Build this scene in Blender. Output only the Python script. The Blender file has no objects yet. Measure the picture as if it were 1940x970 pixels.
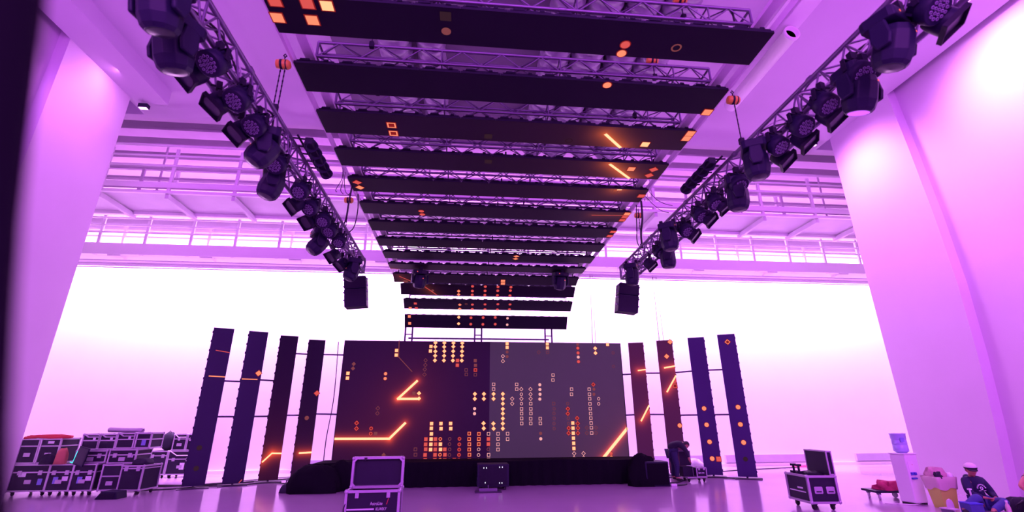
import bpy, bmesh, math, random
from mathutils import Vector, Matrix
random.seed(7)
S = bpy.context.scene
COL = S.collection

# ------------------------------------------------------------------ camera
cam_d = bpy.data.cameras.new('camera'); cam = bpy.data.objects.new('camera', cam_d); COL.objects.link(cam)
CAM = {'f': 894.4, 'right': (0.995199, -0.097739, -0.005158), 'up': (-0.027667, -0.331475, 0.943058), 'fwd': (0.093883, 0.938388, 0.332588)}
_r, _u, _f = (Vector(CAM[k]) for k in ('right', 'up', 'fwd'))
cam.matrix_world = Matrix(((_r.x, _u.x, -_f.x, 0), (_r.y, _u.y, -_f.y, 0), (_r.z, _u.z, -_f.z, 1.6), (0, 0, 0, 1)))
cam_d.sensor_width = 36; cam_d.lens = CAM['f'] / 1940 * 36
cam_d.clip_start = 0.02; cam_d.clip_end = 200
cam_d.dof.use_dof = True; cam_d.dof.focus_distance = 12.0; cam_d.dof.aperture_fstop = cam_d.lens / 14.0
S.camera = cam
# ------------------------------------------------------------------ world, lights, exposure
S.view_settings.view_transform = 'Standard'; S.view_settings.look = 'None'
S.view_settings.exposure = 0.0; S.view_settings.gamma = 1.0; S.view_settings.use_curve_mapping = False
S.cycles.use_denoising = True
S.cycles.max_bounces = 6; S.cycles.diffuse_bounces = 4; S.cycles.glossy_bounces = 3
S.cycles.sample_clamp_indirect = 6
W = bpy.data.worlds.new('studio_air'); S.world = W; W.use_nodes = True
W.node_tree.nodes['Background'].inputs[0].default_value = (0.56, 0.085, 0.92, 1)
W.node_tree.nodes['Background'].inputs[1].default_value = 0.5
def area(name, loc, target, sx, sy, power, col):
    l = bpy.data.lights.new(name, 'AREA'); l.shape = 'RECTANGLE'; l.size = sx; l.size_y = sy; l.energy = power; l.color = col
    o = bpy.data.objects.new(name, l); COL.objects.link(o); o.location = loc
    o.rotation_euler = (Vector(target) - Vector(loc)).to_track_quat('-Z', 'Y').to_euler(); return o
def spot(name, loc, target, power, col, ang=70, blend=1.0, rad=0.15):
    l = bpy.data.lights.new(name, 'SPOT'); l.energy = power; l.color = col; l.spot_size = math.radians(ang); l.spot_blend = blend; l.shadow_soft_size = rad
    o = bpy.data.objects.new(name, l); COL.objects.link(o); o.location = loc
    o.rotation_euler = (Vector(target) - Vector(loc)).to_track_quat('-Z', 'Y').to_euler(); return o
MAG = (0.92, 0.36, 1.0)
area('wall_wash_light', (1.5, 17.4, 8.15), (1.5, 18.5, 5.6), 33, 0.3, 7000, (0.92, 0.43, 1.0))
area('roof_fill_light', (1.5, 15.9, 8.8), (1.5, 15.9, 11.0), 32, 0.4, 480, (0.85, 0.22, 1.0))  # unseen fill added to brighten the roof beams from below
area('rear_fill_light', (1.0, -5.0, 6.5), (1.0, 8.0, 6.0), 16, 5, 2100, (0.70, 0.13, 1.0))  # large unseen fill added behind the camera to brighten the hall
area('right_fill_light', (9.5, 3.0, 9.6), (9.5, 4.0, 0), 3, 5, 260, (0.8, 0.18, 1.0))  # unseen fill added under the ceiling for the right side
spot('pier_spot_right', (9.5, 10.8, 9.6), (11.3, 10.8, 7.2), 1150, (0.95, 0.30, 1.0), 105, 1.0, .4)
spot('wall_spot_right', (9.6, 6.9, 9.8), (11.55, 6.8, 7.9), 1500, (0.95, 0.32, 1.0), 120, 1.0, .3)
area('pier_cove_light', (-8.75, 10.55, 9.93), (-9.25, 10.55, 9.1), .1, 2.0, 42, (0.95, 0.30, 1.0))
spot('pier_spot_left', (-7.9, 9.9, 9.7), (-9.25, 10.2, 7.2), 150, (0.9, 0.2, 1.0), 110)
spot('wall_spot_left', (-8.7, 8.3, 9.8), (-9.8, 8.2, 6.5), 260, (0.7, 0.2, 1.0), 120)

# ------------------------------------------------------------------ materials
def mat(name, col, rough=0.6, metal=0.0, emis=None, es=0.0, spec=0.5, noise=None, bump=0.0):
    m = bpy.data.materials.new(name); m.use_nodes = True; nt = m.node_tree; b = nt.nodes['Principled BSDF']
    b.inputs['Base Color'].default_value = (*col, 1); b.inputs['Roughness'].default_value = rough; b.inputs['Metallic'].default_value = metal
    b.inputs['Specular IOR Level'].default_value = spec
    if emis: b.inputs['Emission Color'].default_value = (*emis, 1); b.inputs['Emission Strength'].default_value = es
    if noise or bump:
        tc = nt.nodes.new('ShaderNodeTexCoord'); n = nt.nodes.new('ShaderNodeTexNoise'); n.inputs['Scale'].default_value = (noise or (6, .1))[0]; n.inputs['Detail'].default_value = 5
        nt.links.new(tc.outputs['Object'], n.inputs['Vector'])
        if noise:
            mx = nt.nodes.new('ShaderNodeMix'); mx.data_type = 'RGBA'; a = noise[1]
            mx.inputs[6].default_value = (*[max(0, c * (1 - a)) for c in col], 1); mx.inputs[7].default_value = (*[min(1, c * (1 + a)) for c in col], 1)
            nt.links.new(n.outputs['Fac'], mx.inputs[0]); nt.links.new(mx.outputs[2], b.inputs['Base Color'])
        if bump:
            bp = nt.nodes.new('ShaderNodeBump'); bp.inputs['Strength'].default_value = bump; bp.inputs['Distance'].default_value = 0.02
            nt.links.new(n.outputs['Fac'], bp.inputs['Height']); nt.links.new(bp.outputs[0], b.inputs['Normal'])
    return m
M = {}
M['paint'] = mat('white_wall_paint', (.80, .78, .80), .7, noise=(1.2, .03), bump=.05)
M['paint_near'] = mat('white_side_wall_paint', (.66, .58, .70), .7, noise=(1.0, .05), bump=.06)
M['ceil'] = mat('ceiling_plaster', (.64, .56, .70), .8, noise=(.6, .06))
M['ceil_shaded'] = mat('shaded_ceiling_bay', (.20, .15, .24), .8, noise=(.8, .15))  # ceiling colour darkened to hold the shade above the LED strips
M['steel_white'] = mat('white_painted_steel', (.82, .78, .84), .45)
M['steel_lilac'] = mat('weathered_white_steel', (.62, .55, .66), .5, noise=(2, .1))
M['floor'] = mat('polished_pale_floor', (.50, .35, .56), .14, spec=.6, noise=(.8, .08), bump=.012)
M['alu'] = mat('truss_aluminium', (.19, .155, .25), .42, .6)
M['alu_case'] = mat('case_edge_aluminium', (.50, .44, .56), .45, .5)
M['black'] = mat('matt_black_metal', (.011, .009, .024), .6, spec=.2, noise=(20, .2))
M['blackp'] = mat('black_plastic', (.010, .008, .034), .5, spec=.25)
M['drape'] = mat('black_drape_cloth', (.006, .005, .010), .95, spec=.1, bump=.3)
M['panel'] = mat('dark_laminate_panel', (.016, .012, .034), .55, spec=.25, noise=(4, .25))
M['led_black'] = mat('black_led_face', (.009, .006, .017), .6, spec=.12)
M['lens'] = mat('grey_lens_ring', (.22, .18, .30), .35)
M['glass'] = mat('dark_lens_glass', (.014, .012, .03), .3, spec=.4)
M['rubber'] = mat('black_rubber', (.02, .02, .025), .8)
M['cable'] = mat('black_cable', (.018, .014, .03), .6)
M['orange'] = mat('orange_hoist_paint', (.62, .30, .04), .45)
M['yellow'] = mat('yellow_hoist_paint', (.62, .40, .05), .45)
M['white_pl'] = mat('white_plastic', (.78, .76, .82), .4)
M['sticker'] = mat('white_sticker', (.72, .70, .80), .6)
M['sticker_b'] = mat('blue_sticker', (.20, .22, .62), .6)
M['blue'] = mat('blue_plastic', (.05, .06, .5), .45)
M['bottle'] = mat('pale_blue_bottle', (.42, .46, .80), .18)
M['yellow_bin'] = mat('yellow_plastic', (.52, .62, .10), .5)
M['bag_clear'] = mat('crinkled_clear_bag', (.62, .50, .48), .35, bump=.6)
M['bag_pink'] = mat('pinkish_rubbish_bag', (.55, .30, .38), .45, noise=(7, .5), bump=.8)
M['red_cloth'] = mat('crimson_cloth', (.42, .02, .12), .85, noise=(9, .4), bump=.5)
M['red_strap'] = mat('red_strap', (.50, .03, .05), .7)
M['orange_cloth'] = mat('faded_orange_cloth', (.42, .12, .10), .8, bump=.4)
M['denim'] = mat('blue_denim', (.05, .06, .26), .85, noise=(12, .25))
M['hoodie'] = mat('navy_hoodie_cloth', (.018, .018, .07), .9, bump=.3)
M['dark_cloth'] = mat('dark_cloth', (.016, .014, .035), .9, bump=.3)
M['skin'] = mat('skin', (.42, .17, .13), .55)
M['hair'] = mat('black_hair', (.012, .009, .012), .6)
M['cap_white'] = mat('white_cap_cloth', (.75, .70, .72), .8)
M['pole'] = mat('painted_steel_pipe', (.06, .035, .11), .45, .4)
M['plate'] = mat('base_plate_steel', (.05, .04, .07), .5, .5)
M['duct'] = mat('foil_duct', (.30, .26, .36), .5, .3, noise=(5, .25), bump=.5)
M['grey_panel'] = mat('grey_wall_panel', (.42, .34, .50), .6, noise=(3, .12))
M['screen_grey'] = mat('worn_grey_led_face', (.075, .062, .078), .6, noise=(2.5, .10), emis=(.05, .030, .062), es=.9, spec=.2)
def emi(name, col, st): return mat(name, (0.02, 0.01, 0.01), .6, emis=col, es=st, spec=0)
GC = {'y': emi('lit_amber', (1.0, .42, .20), 1.55), 'o': emi('lit_orange', (1.0, .26, .14), 1.1), 'r': emi('lit_red', (.80, .10, .09), .9),
      'p': emi('lit_pale_pink', (.95, .42, .40), 1.0), 'm': emi('lit_dim_red', (.30, .07, .08), .7), 'b': emi('lit_faint_brown', (.05, .022, .03), .5),
      'w': emi('lit_hot_bar', (1.0, .50, .26), 1.7), 'h': emi('painted_red_halo', (.30, .012, .012), .8)}  # the red fringe is a painted halo round lit glyphs
GORD = ['y', 'o', 'r', 'p', 'm', 'b', 'h', 'w']; GM = [GC[k] for k in GORD]; GI = {k: i + 1 for i, k in enumerate(GORD)}
M['cyan'] = emi('lit_cyan', (.05, .75, .8), 1.5)
M['led_dot'] = emi('indicator_red', (1.0, .12, .10), 1.4)
M['led_white'] = emi('indicator_white', (.8, .8, 1), 2.0)
M['lamp_glow'] = emi('moving_head_beam_lens', (.55, .10, 1.0), 1.6)
M['cove_glow'] = emi('cove_lamp_lens', (.9, .4, 1.0), 3.0)

def glow_mat(name, base, segs, back=(0, 0, 0), bs=0.0, glow=(1.0, .09, .02), spread=.22, gain=.5, tint=None):
    """A lit display: black (or grey) face plus a soft glow painted into its emission round the bright bars.
    segs are (x0,y0,x1,y1,w) in the display's own object axes (x along, z or y up given by 'axis')."""
    m = mat(name, base, .55, spec=.15); nt = m.node_tree; b = nt.nodes['Principled BSDF']
    N = nt.nodes.new; Lk = nt.links.new
    tc = N('ShaderNodeTexCoord'); cur = None
    def vm(op, a, b2=None):
        n = N('ShaderNodeVectorMath'); n.operation = op
        for i, q in enumerate((a, b2)):
            if q is None: continue
            if isinstance(q, (tuple, list)): n.inputs[i].default_value = q
            else: Lk(q, n.inputs[i])
        return n
    def mt(op, a, b2=None, clamp=False):
        n = N('ShaderNodeMath'); n.operation = op; n.use_clamp = clamp
        for i, q in enumerate((a, b2)):
            if q is None: continue
            if isinstance(q, (int, float)): n.inputs[i].default_value = q
            else: Lk(q, n.inputs[i])
        return n.outputs[0]
    P = tc.outputs['Object']
    for (p, q, k) in segs:
        d = Vector(q) - Vector(p); L2 = d.length_squared
        pa = vm('SUBTRACT', P, tuple(p)).outputs[0]
        h = mt('DIVIDE', vm('DOT_PRODUCT', pa, tuple(d)).outputs['Value'], L2, True)
        sc = N('ShaderNodeVectorMath'); sc.operation = 'SCALE'; sc.inputs[0].default_value = tuple(d); Lk(h, sc.inputs['Scale'])
        ds = vm('DISTANCE', P, None); ds = vm('SUBTRACT', pa, sc.outputs[0]); ln = vm('LENGTH', ds.outputs[0]).outputs['Value']
        e = mt('MULTIPLY', mt('ADD', mt('MULTIPLY', mt('EXPONENT', mt('MULTIPLY', ln, -1.0 / (spread * .16))), 5.0), mt('MULTIPLY', mt('EXPONENT', mt('MULTIPLY', ln, -1.0 / (spread * 1.6))), .16)), k)
        cur = e if cur is None else mt('ADD', cur, e)
    sc = N('ShaderNodeVectorMath'); sc.operation = 'SCALE'; sc.inputs[0].default_value = tuple(g * gain for g in glow); Lk(cur, sc.inputs['Scale'])
    ad = vm('ADD', sc.outputs[0], tuple(c * bs for c in back))
    Lk(ad.outputs[0], b.inputs['Emission Color']); b.inputs['Emission Strength'].default_value = 1.0
    return m

# ------------------------------------------------------------------ mesh builder
def frame_z(d):
    """rotation whose local Z points along d"""
    return Vector(d).to_track_quat('Z', 'Y').to_matrix().to_4x4()
class MB:
    def __init__(s): s.v = []; s.f = []; s.m = []; s.s = []
    def add(s, vs, fs, mi=0, sm=False, T=None):
        o = len(s.v)
        s.v += [tuple(T @ Vector(v)) if T is not None else tuple(v) for v in vs]
        for f in fs: s.f.append([i + o for i in f]); s.m.append(mi); s.s.append(sm)
        return s
    def box(s, c, d, mi=0, T=None):
        x, y, z = (t / 2 for t in d); cx, cy, cz = c
        vs = [(cx + a * x, cy + b * y, cz + e * z) for a in (-1, 1) for b in (-1, 1) for e in (-1, 1)]
        return s.add(vs, [(0, 1, 3, 2), (4, 6, 7, 5), (0, 4, 5, 1), (2, 3, 7, 6), (0, 2, 6, 4), (1, 5, 7, 3)], mi, False, T)
    def b2(s, a, b, mi=0, T=None):
        return s.box([(p + q) / 2 for p, q in zip(a, b)], [abs(q - p) for p, q in zip(a, b)], mi, T)
    def lathe(s, prof, n=16, mi=0, T=None, sm=True, caps=True):
        vs = []; fs = []
        for r, z in prof:
            for i in range(n): a = 2 * math.pi * i / n; vs.append((r * math.cos(a), r * math.sin(a), z))
        for k in range(len(prof) - 1):
            for i in range(n):
                j = (i + 1) % n; fs.append((k * n + i, k * n + j, (k + 1) * n + j, (k + 1) * n + i))
        s.add(vs, fs, mi, sm, T)
        if caps:
            if prof[0][0] > 1e-4: s.add(vs[:n], [tuple(reversed(range(n)))], mi, False, T)
            if prof[-1][0] > 1e-4: s.add(vs[-n:], [tuple(range(n))], mi, False, T)
        return s
    def tube(s, p, q, r, n=8, mi=0, T=None, sm=True):
        p = Vector(p); q = Vector(q); d = q - p
        if d.length < 1e-6: return s
        X = Matrix.Translation(p) @ frame_z(d)
        if T is not None: X = T @ X
        return s.lathe([(r, 0), (r, d.length)], n, mi, X, sm)
    def path(s, pts, r, n=6, mi=0, T=None):
        pts = [Vector(p) for p in pts]; vs = []; fs = []
        for k, p in enumerate(pts):
            d = pts[min(k + 1, len(pts) - 1)] - pts[max(k - 1, 0)]; Q = frame_z(d)
            for i in range(n): a = 2 * math.pi * i / n; vs.append(p + Q @ Vector((r * math.cos(a), r * math.sin(a), 0)))
        for k in range(len(pts) - 1):
            for i in range(n): j = (i + 1) % n; fs.append((k * n + i, k * n + j, (k + 1) * n + j, (k + 1) * n + i))
        fs += [tuple(reversed(range(n))), tuple(range((len(pts) - 1) * n, len(pts) * n))]
        return s.add(vs, fs, mi, True, T)
    def prism(s, poly, z0, z1, mi=0, T=None):
        n = len(poly); vs = [(x, y, z0) for x, y in poly] + [(x, y, z1) for x, y in poly]
        fs = [tuple(reversed(range(n))), tuple(range(n, 2 * n))] + [(i, (i + 1) % n, n + (i + 1) % n, n + i) for i in range(n)]
        return s.add(vs, fs, mi, False, T)
    def ball(s, c, r, mi=0, n=12, sc=(1, 1, 1), T=None):
        k = max(6, n // 2); X = Matrix.Translation(c) @ Matrix.Diagonal((*sc, 1))
        if T is not None: X = T @ X
        return s.lathe([(max(r * math.sin(math.pi * i / k), 1e-5), -r * math.cos(math.pi * i / k)) for i in range(k + 1)], n, mi, X, True, False)
    def blob(s, c, size, seed, amp=.18, mi=0, n=20, flat=True):
        """lumpy heap resting on z = c.z"""
        rnd = random.Random(seed); ph = [(rnd.uniform(1, 5), rnd.uniform(1, 6), rnd.uniform(0, 6.3), rnd.uniform(0, 6.3)) for _ in range(6)]
        vs = []; fs = []; K = n // 2
        for i in range(K + 1):
            t = math.pi * i / K
            for j in range(n):
                a = 2 * math.pi * j / n; r = 1 + min(1, 1.6 * math.sin(t)) * sum(amp / (1 + q * .5) * math.sin(p1 * a * 1.0 // 1 + p1 * 0 + round(p1) * a + p3) * math.sin(round(p2) * t + p4) for q, (p1, p2, p3, p4) in enumerate(ph))
                z = math.cos(t) * r; x = math.sin(t) * math.cos(a) * r; y = math.sin(t) * math.sin(a) * r
                sq = .75
                x, y = (math.copysign(abs(x) ** sq, x), math.copysign(abs(y) ** sq, y))
                zz = max(z, -.0) if flat else z
                vs.append((c[0] + x * size[0] / 2, c[1] + y * size[1] / 2, c[2] + (zz * size[2] if flat else (z + 1) * size[2] / 2)))
        for i in range(K):
            for j in range(n): k = (j + 1) % n; fs.append((i * n + j, (i + 1) * n + j, (i + 1) * n + k, i * n + k))
        return s.add(vs, fs, mi, True)
    def build(s, name, mats, parent=None, world=False, bevel=0.0, loc=None):
        me = bpy.data.meshes.new(name)
        off = Vector((0, 0, 0))
        if world and parent is not None: off = parent.location
        if loc is not None: off = Vector(loc)
        me.from_pydata([tuple(Vector(v) - off) for v in s.v], [], s.f)
        for m in (mats if isinstance(mats, (list, tuple)) else [mats]): me.materials.append(m)
        me.polygons.foreach_set('material_index', s.m); me.polygons.foreach_set('use_smooth', s.s)
        me.update()
        o = bpy.data.objects.new(name, me); COL.objects.link(o)
        if parent is not None: o.parent = parent
        if loc is not None: o.location = loc
        if bevel:
            b = o.modifiers.new('bevel', 'BEVEL'); b.width = bevel; b.segments = 2; b.limit_method = 'ANGLE'
        return o
def tag(o, label=None, cat=None, group=None, kind=None):
    for k, q in (('label', label), ('category', cat), ('group', group), ('kind', kind)):
        if q: o[k] = q
    return o
def thing(name, loc, label, cat, group=None, rz=0.0, rot=None):
    o = bpy.data.objects.new(name, None); COL.objects.link(o); o.location = loc; o.empty_display_size = .1
    o.rotation_euler = rot if rot is not None else (0, 0, rz)
    return tag(o, label, cat, group)
def copy_tree(o, parent=None):
    c = o.copy(); COL.objects.link(c)
    if parent is not None: c.parent = parent
    for ch in list(o.children): copy_tree(ch, c)
    return c
def place(proto, used, loc, rot, label, group=None):
    o = proto if not used[0] else copy_tree(proto)
    used[0] = True; o.location = loc; o.rotation_euler = rot; o['label'] = label
    if group: o['group'] = group
    return o
ORD = ['first', 'second', 'third', 'fourth', 'fifth', 'sixth', 'seventh', 'eighth', 'ninth', 'tenth', 'eleventh', 'twelfth', 'thirteenth', 'fourteenth', 'fifteenth']

# ------------------------------------------------------------------ the setting
def struct(name, mb, m, bevel=0): o = mb.build(name, m, bevel=bevel); o['kind'] = 'structure'; return o
XL, XR = -9.25, 11.3
struct('floor', MB().b2((-16.5, -8, -.2), (19.5, 18.9, 0)), M['floor'])
struct('wall_back', MB().b2((-16.5, 18.5, 0), (19.5, 18.8, 12)), M['paint'])
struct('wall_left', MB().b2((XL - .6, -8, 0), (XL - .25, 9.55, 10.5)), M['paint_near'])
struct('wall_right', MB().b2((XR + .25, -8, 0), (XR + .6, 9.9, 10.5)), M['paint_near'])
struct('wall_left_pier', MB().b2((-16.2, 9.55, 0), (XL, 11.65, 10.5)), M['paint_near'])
def curved_pier():
    mb = MB(); prof = [(0, 9.80), (.6, 9.74), (1.5, 9.64), (3, 9.52), (4.6, 9.45), (6.3, 9.47), (8.2, 9.55), (10.5, 9.68)]
    vs = []; 
    for z, y in prof: vs += [(XR, y, z), (XR, 11.8, z), (19.2, 11.8, z), (19.2, y, z)]
    fs = []
    for k in range(len(prof) - 1):
        a = 4 * k; b = a + 4
        for i in range(4): j = (i + 1) % 4; fs.append((a + j, a + i, b + i, b + j))
    fs += [(0, 1, 2, 3), (b + 3, b + 2, b + 1, b)]
    return mb.add(vs, fs)
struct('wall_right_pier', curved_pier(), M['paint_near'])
struct('wall_far_left', MB().b2((-16.5, 11.65, 0), (-16.2, 18.5, 12)), M['paint'])
struct('wall_far_right', MB().b2((19.2, 11.8, 0), (19.5, 18.5, 12)), M['paint'])
struct('ceiling', MB().b2((XL - .6, -8, 10.45), (XR + .6, 13.1, 10.8)), M['ceil'])
struct('ceiling_back', MB().b2((-16.5, 13.1, 11.35), (19.5, 18.8, 11.6)).b2((-16.5, 13.1, 10.46), (19.5, 13.25, 11.35)), M['ceil'])
mb = MB()
struct('trim_1', MB().b2((XL, 2.0, 10.0), (XL + .82, 11.9, 10.45)), M['ceil'])
struct('trim_2', MB().b2((XR - .82, 2.0, 10.0), (XR, 11.9, 10.45)), M['ceil'])
struct('trim_3', MB().b2((-16.3, 18.44, 0), (19.3, 18.5, .1)), M['steel_white'])
struct('trim_4', MB().b2((-5.4, -4, 10.38), (-4.2, 13.0, 10.45)), M['ceil'])
struct('trim_11', MB().b2((-3.4, -4, 10.30), (4.7, 13.0, 10.45)), M['ceil_shaded'])  # added panel that carries the array's shade as dark colour
struct('trim_5', MB().b2((6.75, -4, 10.2), (7.5, 8.6, 10.45)), M['steel_white'])
for i, (x0, x1) in enumerate(((-14.5, -10.6), (-5.85, -2.0), (4.2, 9.2), (9.9, 13.15), (15.2, 18.8))):
    struct('trim_%d' % (6 + i), MB().b2((x0, 18.40, .14), (x1, 18.5, .40)), M['grey_panel'])

# roof beams behind the slab edge
for i, y in enumerate((13.55, 14.5, 15.45, 16.4, 17.35, 18.2)):
    o = MB().b2((-16.1, y - .17, 10.75), (19.1, y + .17, 11.35)).b2((-16.1, y - .24, 10.70), (19.1, y + .24, 10.77)).build('roof_beam', M['steel_lilac'])
    tag(o, 'white steel roof beam across the hall, %s one behind the ceiling edge' % ORD[i], 'beam', 'roof beams behind the ceiling edge')

# ------------------------------------------------------------------ catwalks
def catwalk(loc, label, X0, X1, Y0, Y1, zdeck, fascia, rails, step, phase, bracket, back_rails=True, rods=True):
    t = thing('catwalk', loc, label, 'catwalk')
    W_ = dict(parent=t, world=True)
    MB().b2((X0, Y0, zdeck - .05), (X1, Y1, zdeck)).build('deck', M['steel_lilac'], **W_)
    MB().b2((X0, Y0 - .03, fascia[0]), (X1, Y0, fascia[1])).build('toe_board', M['steel_white'], **W_)
    MB().b2((X0, Y0 - .06, zdeck - .09), (X1, Y0 + .03, zdeck - .02)).build('edge_channel', M['steel_white'], **W_)
    MB().b2((X0, Y1 - .05, zdeck - .15), (X1, Y1 + .05, zdeck)).build('edge_channel', M['steel_white'], **W_)
    for z, r in rails:
        MB().tube((X0, Y0 - .02, z), (X1, Y0 - .02, z), r).build('handrail', M['steel_white'], **W_)
        if back_rails: MB().tube((X0, Y1, z), (X1, Y1, z), r).build('handrail', M['steel_lilac'], **W_)
    x = X0 + phase; top = rails[0][0]; k = 0
    while x < X1:
        MB().b2((x - .035, Y0 - .0, zdeck - .1), (x + .035, Y0 + .05, top - .1)).b2((x - .05, Y0 - .01, zdeck - .1), (x - .035, Y0 + .07, top - .1)).build('post', M['steel_white'], **W_)
        if k % 2 == 0: MB().b2((x - .04, Y1 - .07, zdeck - .1), (x + .04, Y1, top)).build('post', M['steel_lilac'], **W_)
        if bracket:
            MB().b2((x - .05, Y0, zdeck - .24), (x + .05, Y1 + .1, zdeck - .09)).build('bracket', M['steel_lilac'], **W_)
        if rods and k % 3 == 1: MB().tube((x, Y1, top), (x, Y1, 10.7), .03).build('hanger_rod', M['steel_lilac'], **W_)
        x += step; k += 1
    return t
catwalk((1.5, 14.2, 8.1), 'upper white catwalk with three guard rails, nearer of the two', -15.8, 18.9, 13.5, 15.0, 8.12, (8.22, 8.40), [(9.65, .045), (9.30, .035), (8.96, .04)], 1.87, 1.3, True)
catwalk((1.5, 16.6, 6.9), 'lower white catwalk over the bright back wall', -15.9, 19.0, 16.0, 17.1, 7.02, (6.98, 7.34), [(8.45, .035), (8.25, .03), (7.98, .03), (7.72, .03)], 1.45, .7, False, True, False)
t = thing('pipe_run', (1.5, 16.4, 6.7), 'thin white pipes slung under the lower catwalk', 'pipe')
for y, z in ((16.2, 6.80), (16.3, 6.72), (16.55, 6.66)):
    MB().tube((-15.9, y, z), (19.0, y, z), .022).build('pipe', M['steel_lilac'], t, world=True)
for i in range(12):
    x = -14.6 + 2.9 * i
    MB().prism([(x - .20, 16.0), (x + .20, 16.0), (x + .03, 16.6), (x - .03, 16.6)], 6.90, 6.97).build('bracket', M['steel_lilac'], t, world=True)
t = thing('service_walkway', (1.5, 16, 9.0), 'high walkway of pipes and plates between the two catwalks', 'walkway')
MB().b2((-15.9, 15.15, 8.62), (19, 16.9, 8.68)).build('deck', M['steel_lilac'], t, world=True)
for y, z, r in ((15.1, 8.55, .04), (15.9, 9.35, .03), (16.9, 8.95, .03), (16.9, 9.25, .03), (16.5, 9.75, .04)):
    MB().tube((-15.9, y, z), (19, y, z), r).build('pipe', M['steel_white'], t, world=True)
for i in range(10):
    x = -14.3 + 3.4 * i
    MB().b2((x - .05, 16.8, 8.6), (x + .05, 16.9, 10.68)).build('post', M['steel_lilac'], t, world=True)
    MB().tube((x + .6, 15.1, 8.6), (x + .6, 15.1, 10.66), .035).build('strut', M['steel_lilac'], t, world=True)
t = thing('wall_wash_batten', (1.5, 17.4, 8.3), 'long white lamp batten lighting the back wall', 'light batten')
MB().b2((-15.4, 17.25, 8.22), (18.4, 17.32, 9.3)).b2((-15.4, 17.32, 8.22), (18.4, 17.6, 8.28)).build('housing', M['steel_lilac'], t, world=True)
# ducts above the LED ceiling
for i, (x, r) in enumerate(((-1.75, .36), (-.95, .30), (1.9, .33), (2.65, .36), (3.45, .33), (4.2, .36))):
    prof = []
    for k in range(60):
        prof += [(r, k * .22), (r + .03, k * .22 + .05), (r + .03, k * .22 + .12), (r, k * .22 + .17)]
    o = MB().lathe(prof, 14, T=Matrix.Translation((0, -.5, 0)) @ Matrix.Rotation(-math.pi / 2, 4, 'X')).build('air_duct', M['duct'], loc=None)
    o.location = (x, 0, 9.7)
    tag(o, 'ribbed silver air duct above the LED ceiling, %s from the left' % ORD[i], 'duct', 'air ducts above the LED ceiling')
t = thing('round_duct', (7.25, 8.3, 9.98), 'white round pipe with an open dark end under the ceiling at right', 'pipe')
MB().lathe([(.17, -2.2), (.17, .42), (.19, .42), (.19, .5), (.15, .5), (.15, .2), (.0001, .2)], 20, T=Matrix.Translation((7.25, 8.3, 9.98)) @ frame_z((0, -1, 0))).build('pipe', M['steel_white'], t, world=True)
MB().lathe([(.148, .40), (.0001, .40)], 20, T=Matrix.Translation((7.25, 8.3, 9.98)) @ frame_z((0, -1, 0))).build('dark_inside', M['black'], t, world=True)  # black disc painted in as the shade inside the pipe end
def cove(loc, label):
    t = thing('cove_lamp', loc, label, 'lamp', 'cove lamps at the pier tops')
    MB().b2((-.12, -.07, .0), (.12, .07, .12)).build('housing', M['blackp'], t, bevel=.01)
    MB().b2((-.10, -.05, -.012), (.10, .05, 0)).build('lens', M['cove_glow'], t)
cove((-9.0, 11.85, 9.82), 'small glowing cove lamp at the top of the left pier')
cove((10.8, 11.95, 9.84), 'small glowing cove lamp at the top of the right pier')
# ------------------------------------------------------------------ trusses
def truss(p, q, size, label, group, r=.025, rb=.011, bay=.18, up=(0, 0, 1), name='lighting_truss', ends=True):
    p = Vector(p); q = Vector(q); d = (q - p).normalized(); L = (q - p).length; side = d.cross(Vector(up)).normalized(); upv = side.cross(d)
    t = thing(name, p, label, 'truss', group); h = size / 2
    cs = [(side * a * h + upv * b * h) for a, b in ((-1, -1), (1, -1), (1, 1), (-1, 1))]
    for c in cs:
        mb = MB().tube(p + c, q + c, r, 8); i = 1
        while i * 1.5 < L: mb.lathe([(r * .9, -.05), (r * 1.4, -.03), (r * 1.4, .03), (r * .9, .05)], 8, T=Matrix.Translation(p + d * i * 1.5 + c) @ frame_z(d), caps=False); i += 1
        mb.build('chord', M['alu'], t, world=True)
    n = max(2, round(L / bay))
    for k in range(4):
        a, b = cs[k], cs[(k + 1) % 4]; mb = MB()
        for i in range(n):
            s0, s1 = p + d * L * i / n, p + d * L * (i + 1) / n
            u, w = (a, b) if (i + k) % 2 else (b, a)
            mb.tube(s0 + u, s1 + w, rb, 5)
            if i % 6 == 0: mb.tube(s0 + a, s0 + b, rb * 1.2, 5)
        mb.build('lattice', M['alu'], t, world=True)
    if ends:
        for e in (p, q):
            mb = MB()
            for k in range(4): mb.tube(e + cs[k], e + cs[(k + 1) % 4], r * .9, 6)
            mb.build('end_frame', M['alu'], t, world=True)
    return t
truss((-2.43, 1.2, 4.90), (-2.43, 10.3, 4.90), .29, 'long aluminium truss full of lamps on the left of the LED ceiling', 'lamp trusses along the hall')
truss((3.74, .8, 4.90), (3.74, 10.3, 4.90), .29, 'long aluminium truss full of lamps on the right of the LED ceiling', 'lamp trusses along the hall')
STRIP_Y = [(3.93, 4.45), (4.92, 5.46), (5.88, 6.42), (6.88, 7.40), (7.83, 8.36), (8.86, 9.38), (9.80, 10.32), (10.82, 11.33), (11.77, 12.27), (12.74, 13.22)]
DESC = ['with amber squares and a red disc', 'with a half disc at its near edge', 'with two hollow squares and an amber bar', 'with an amber bar and red diamonds', 'with two red diamonds at its left end',
        'with thin red line at right end', 'with two small red squares at right', 'that is completely dark', 'with red diamonds in the middle', 'with thin red line at left end']
DIST = ['nearest', 'second nearest', 'third nearest', 'fourth nearest', 'fifth nearest', 'sixth nearest', 'seventh nearest', 'eighth nearest', 'ninth nearest', 'tenth nearest', 'eleventh nearest', 'twelfth nearest', 'thirteenth nearest', 'farthest']
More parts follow.
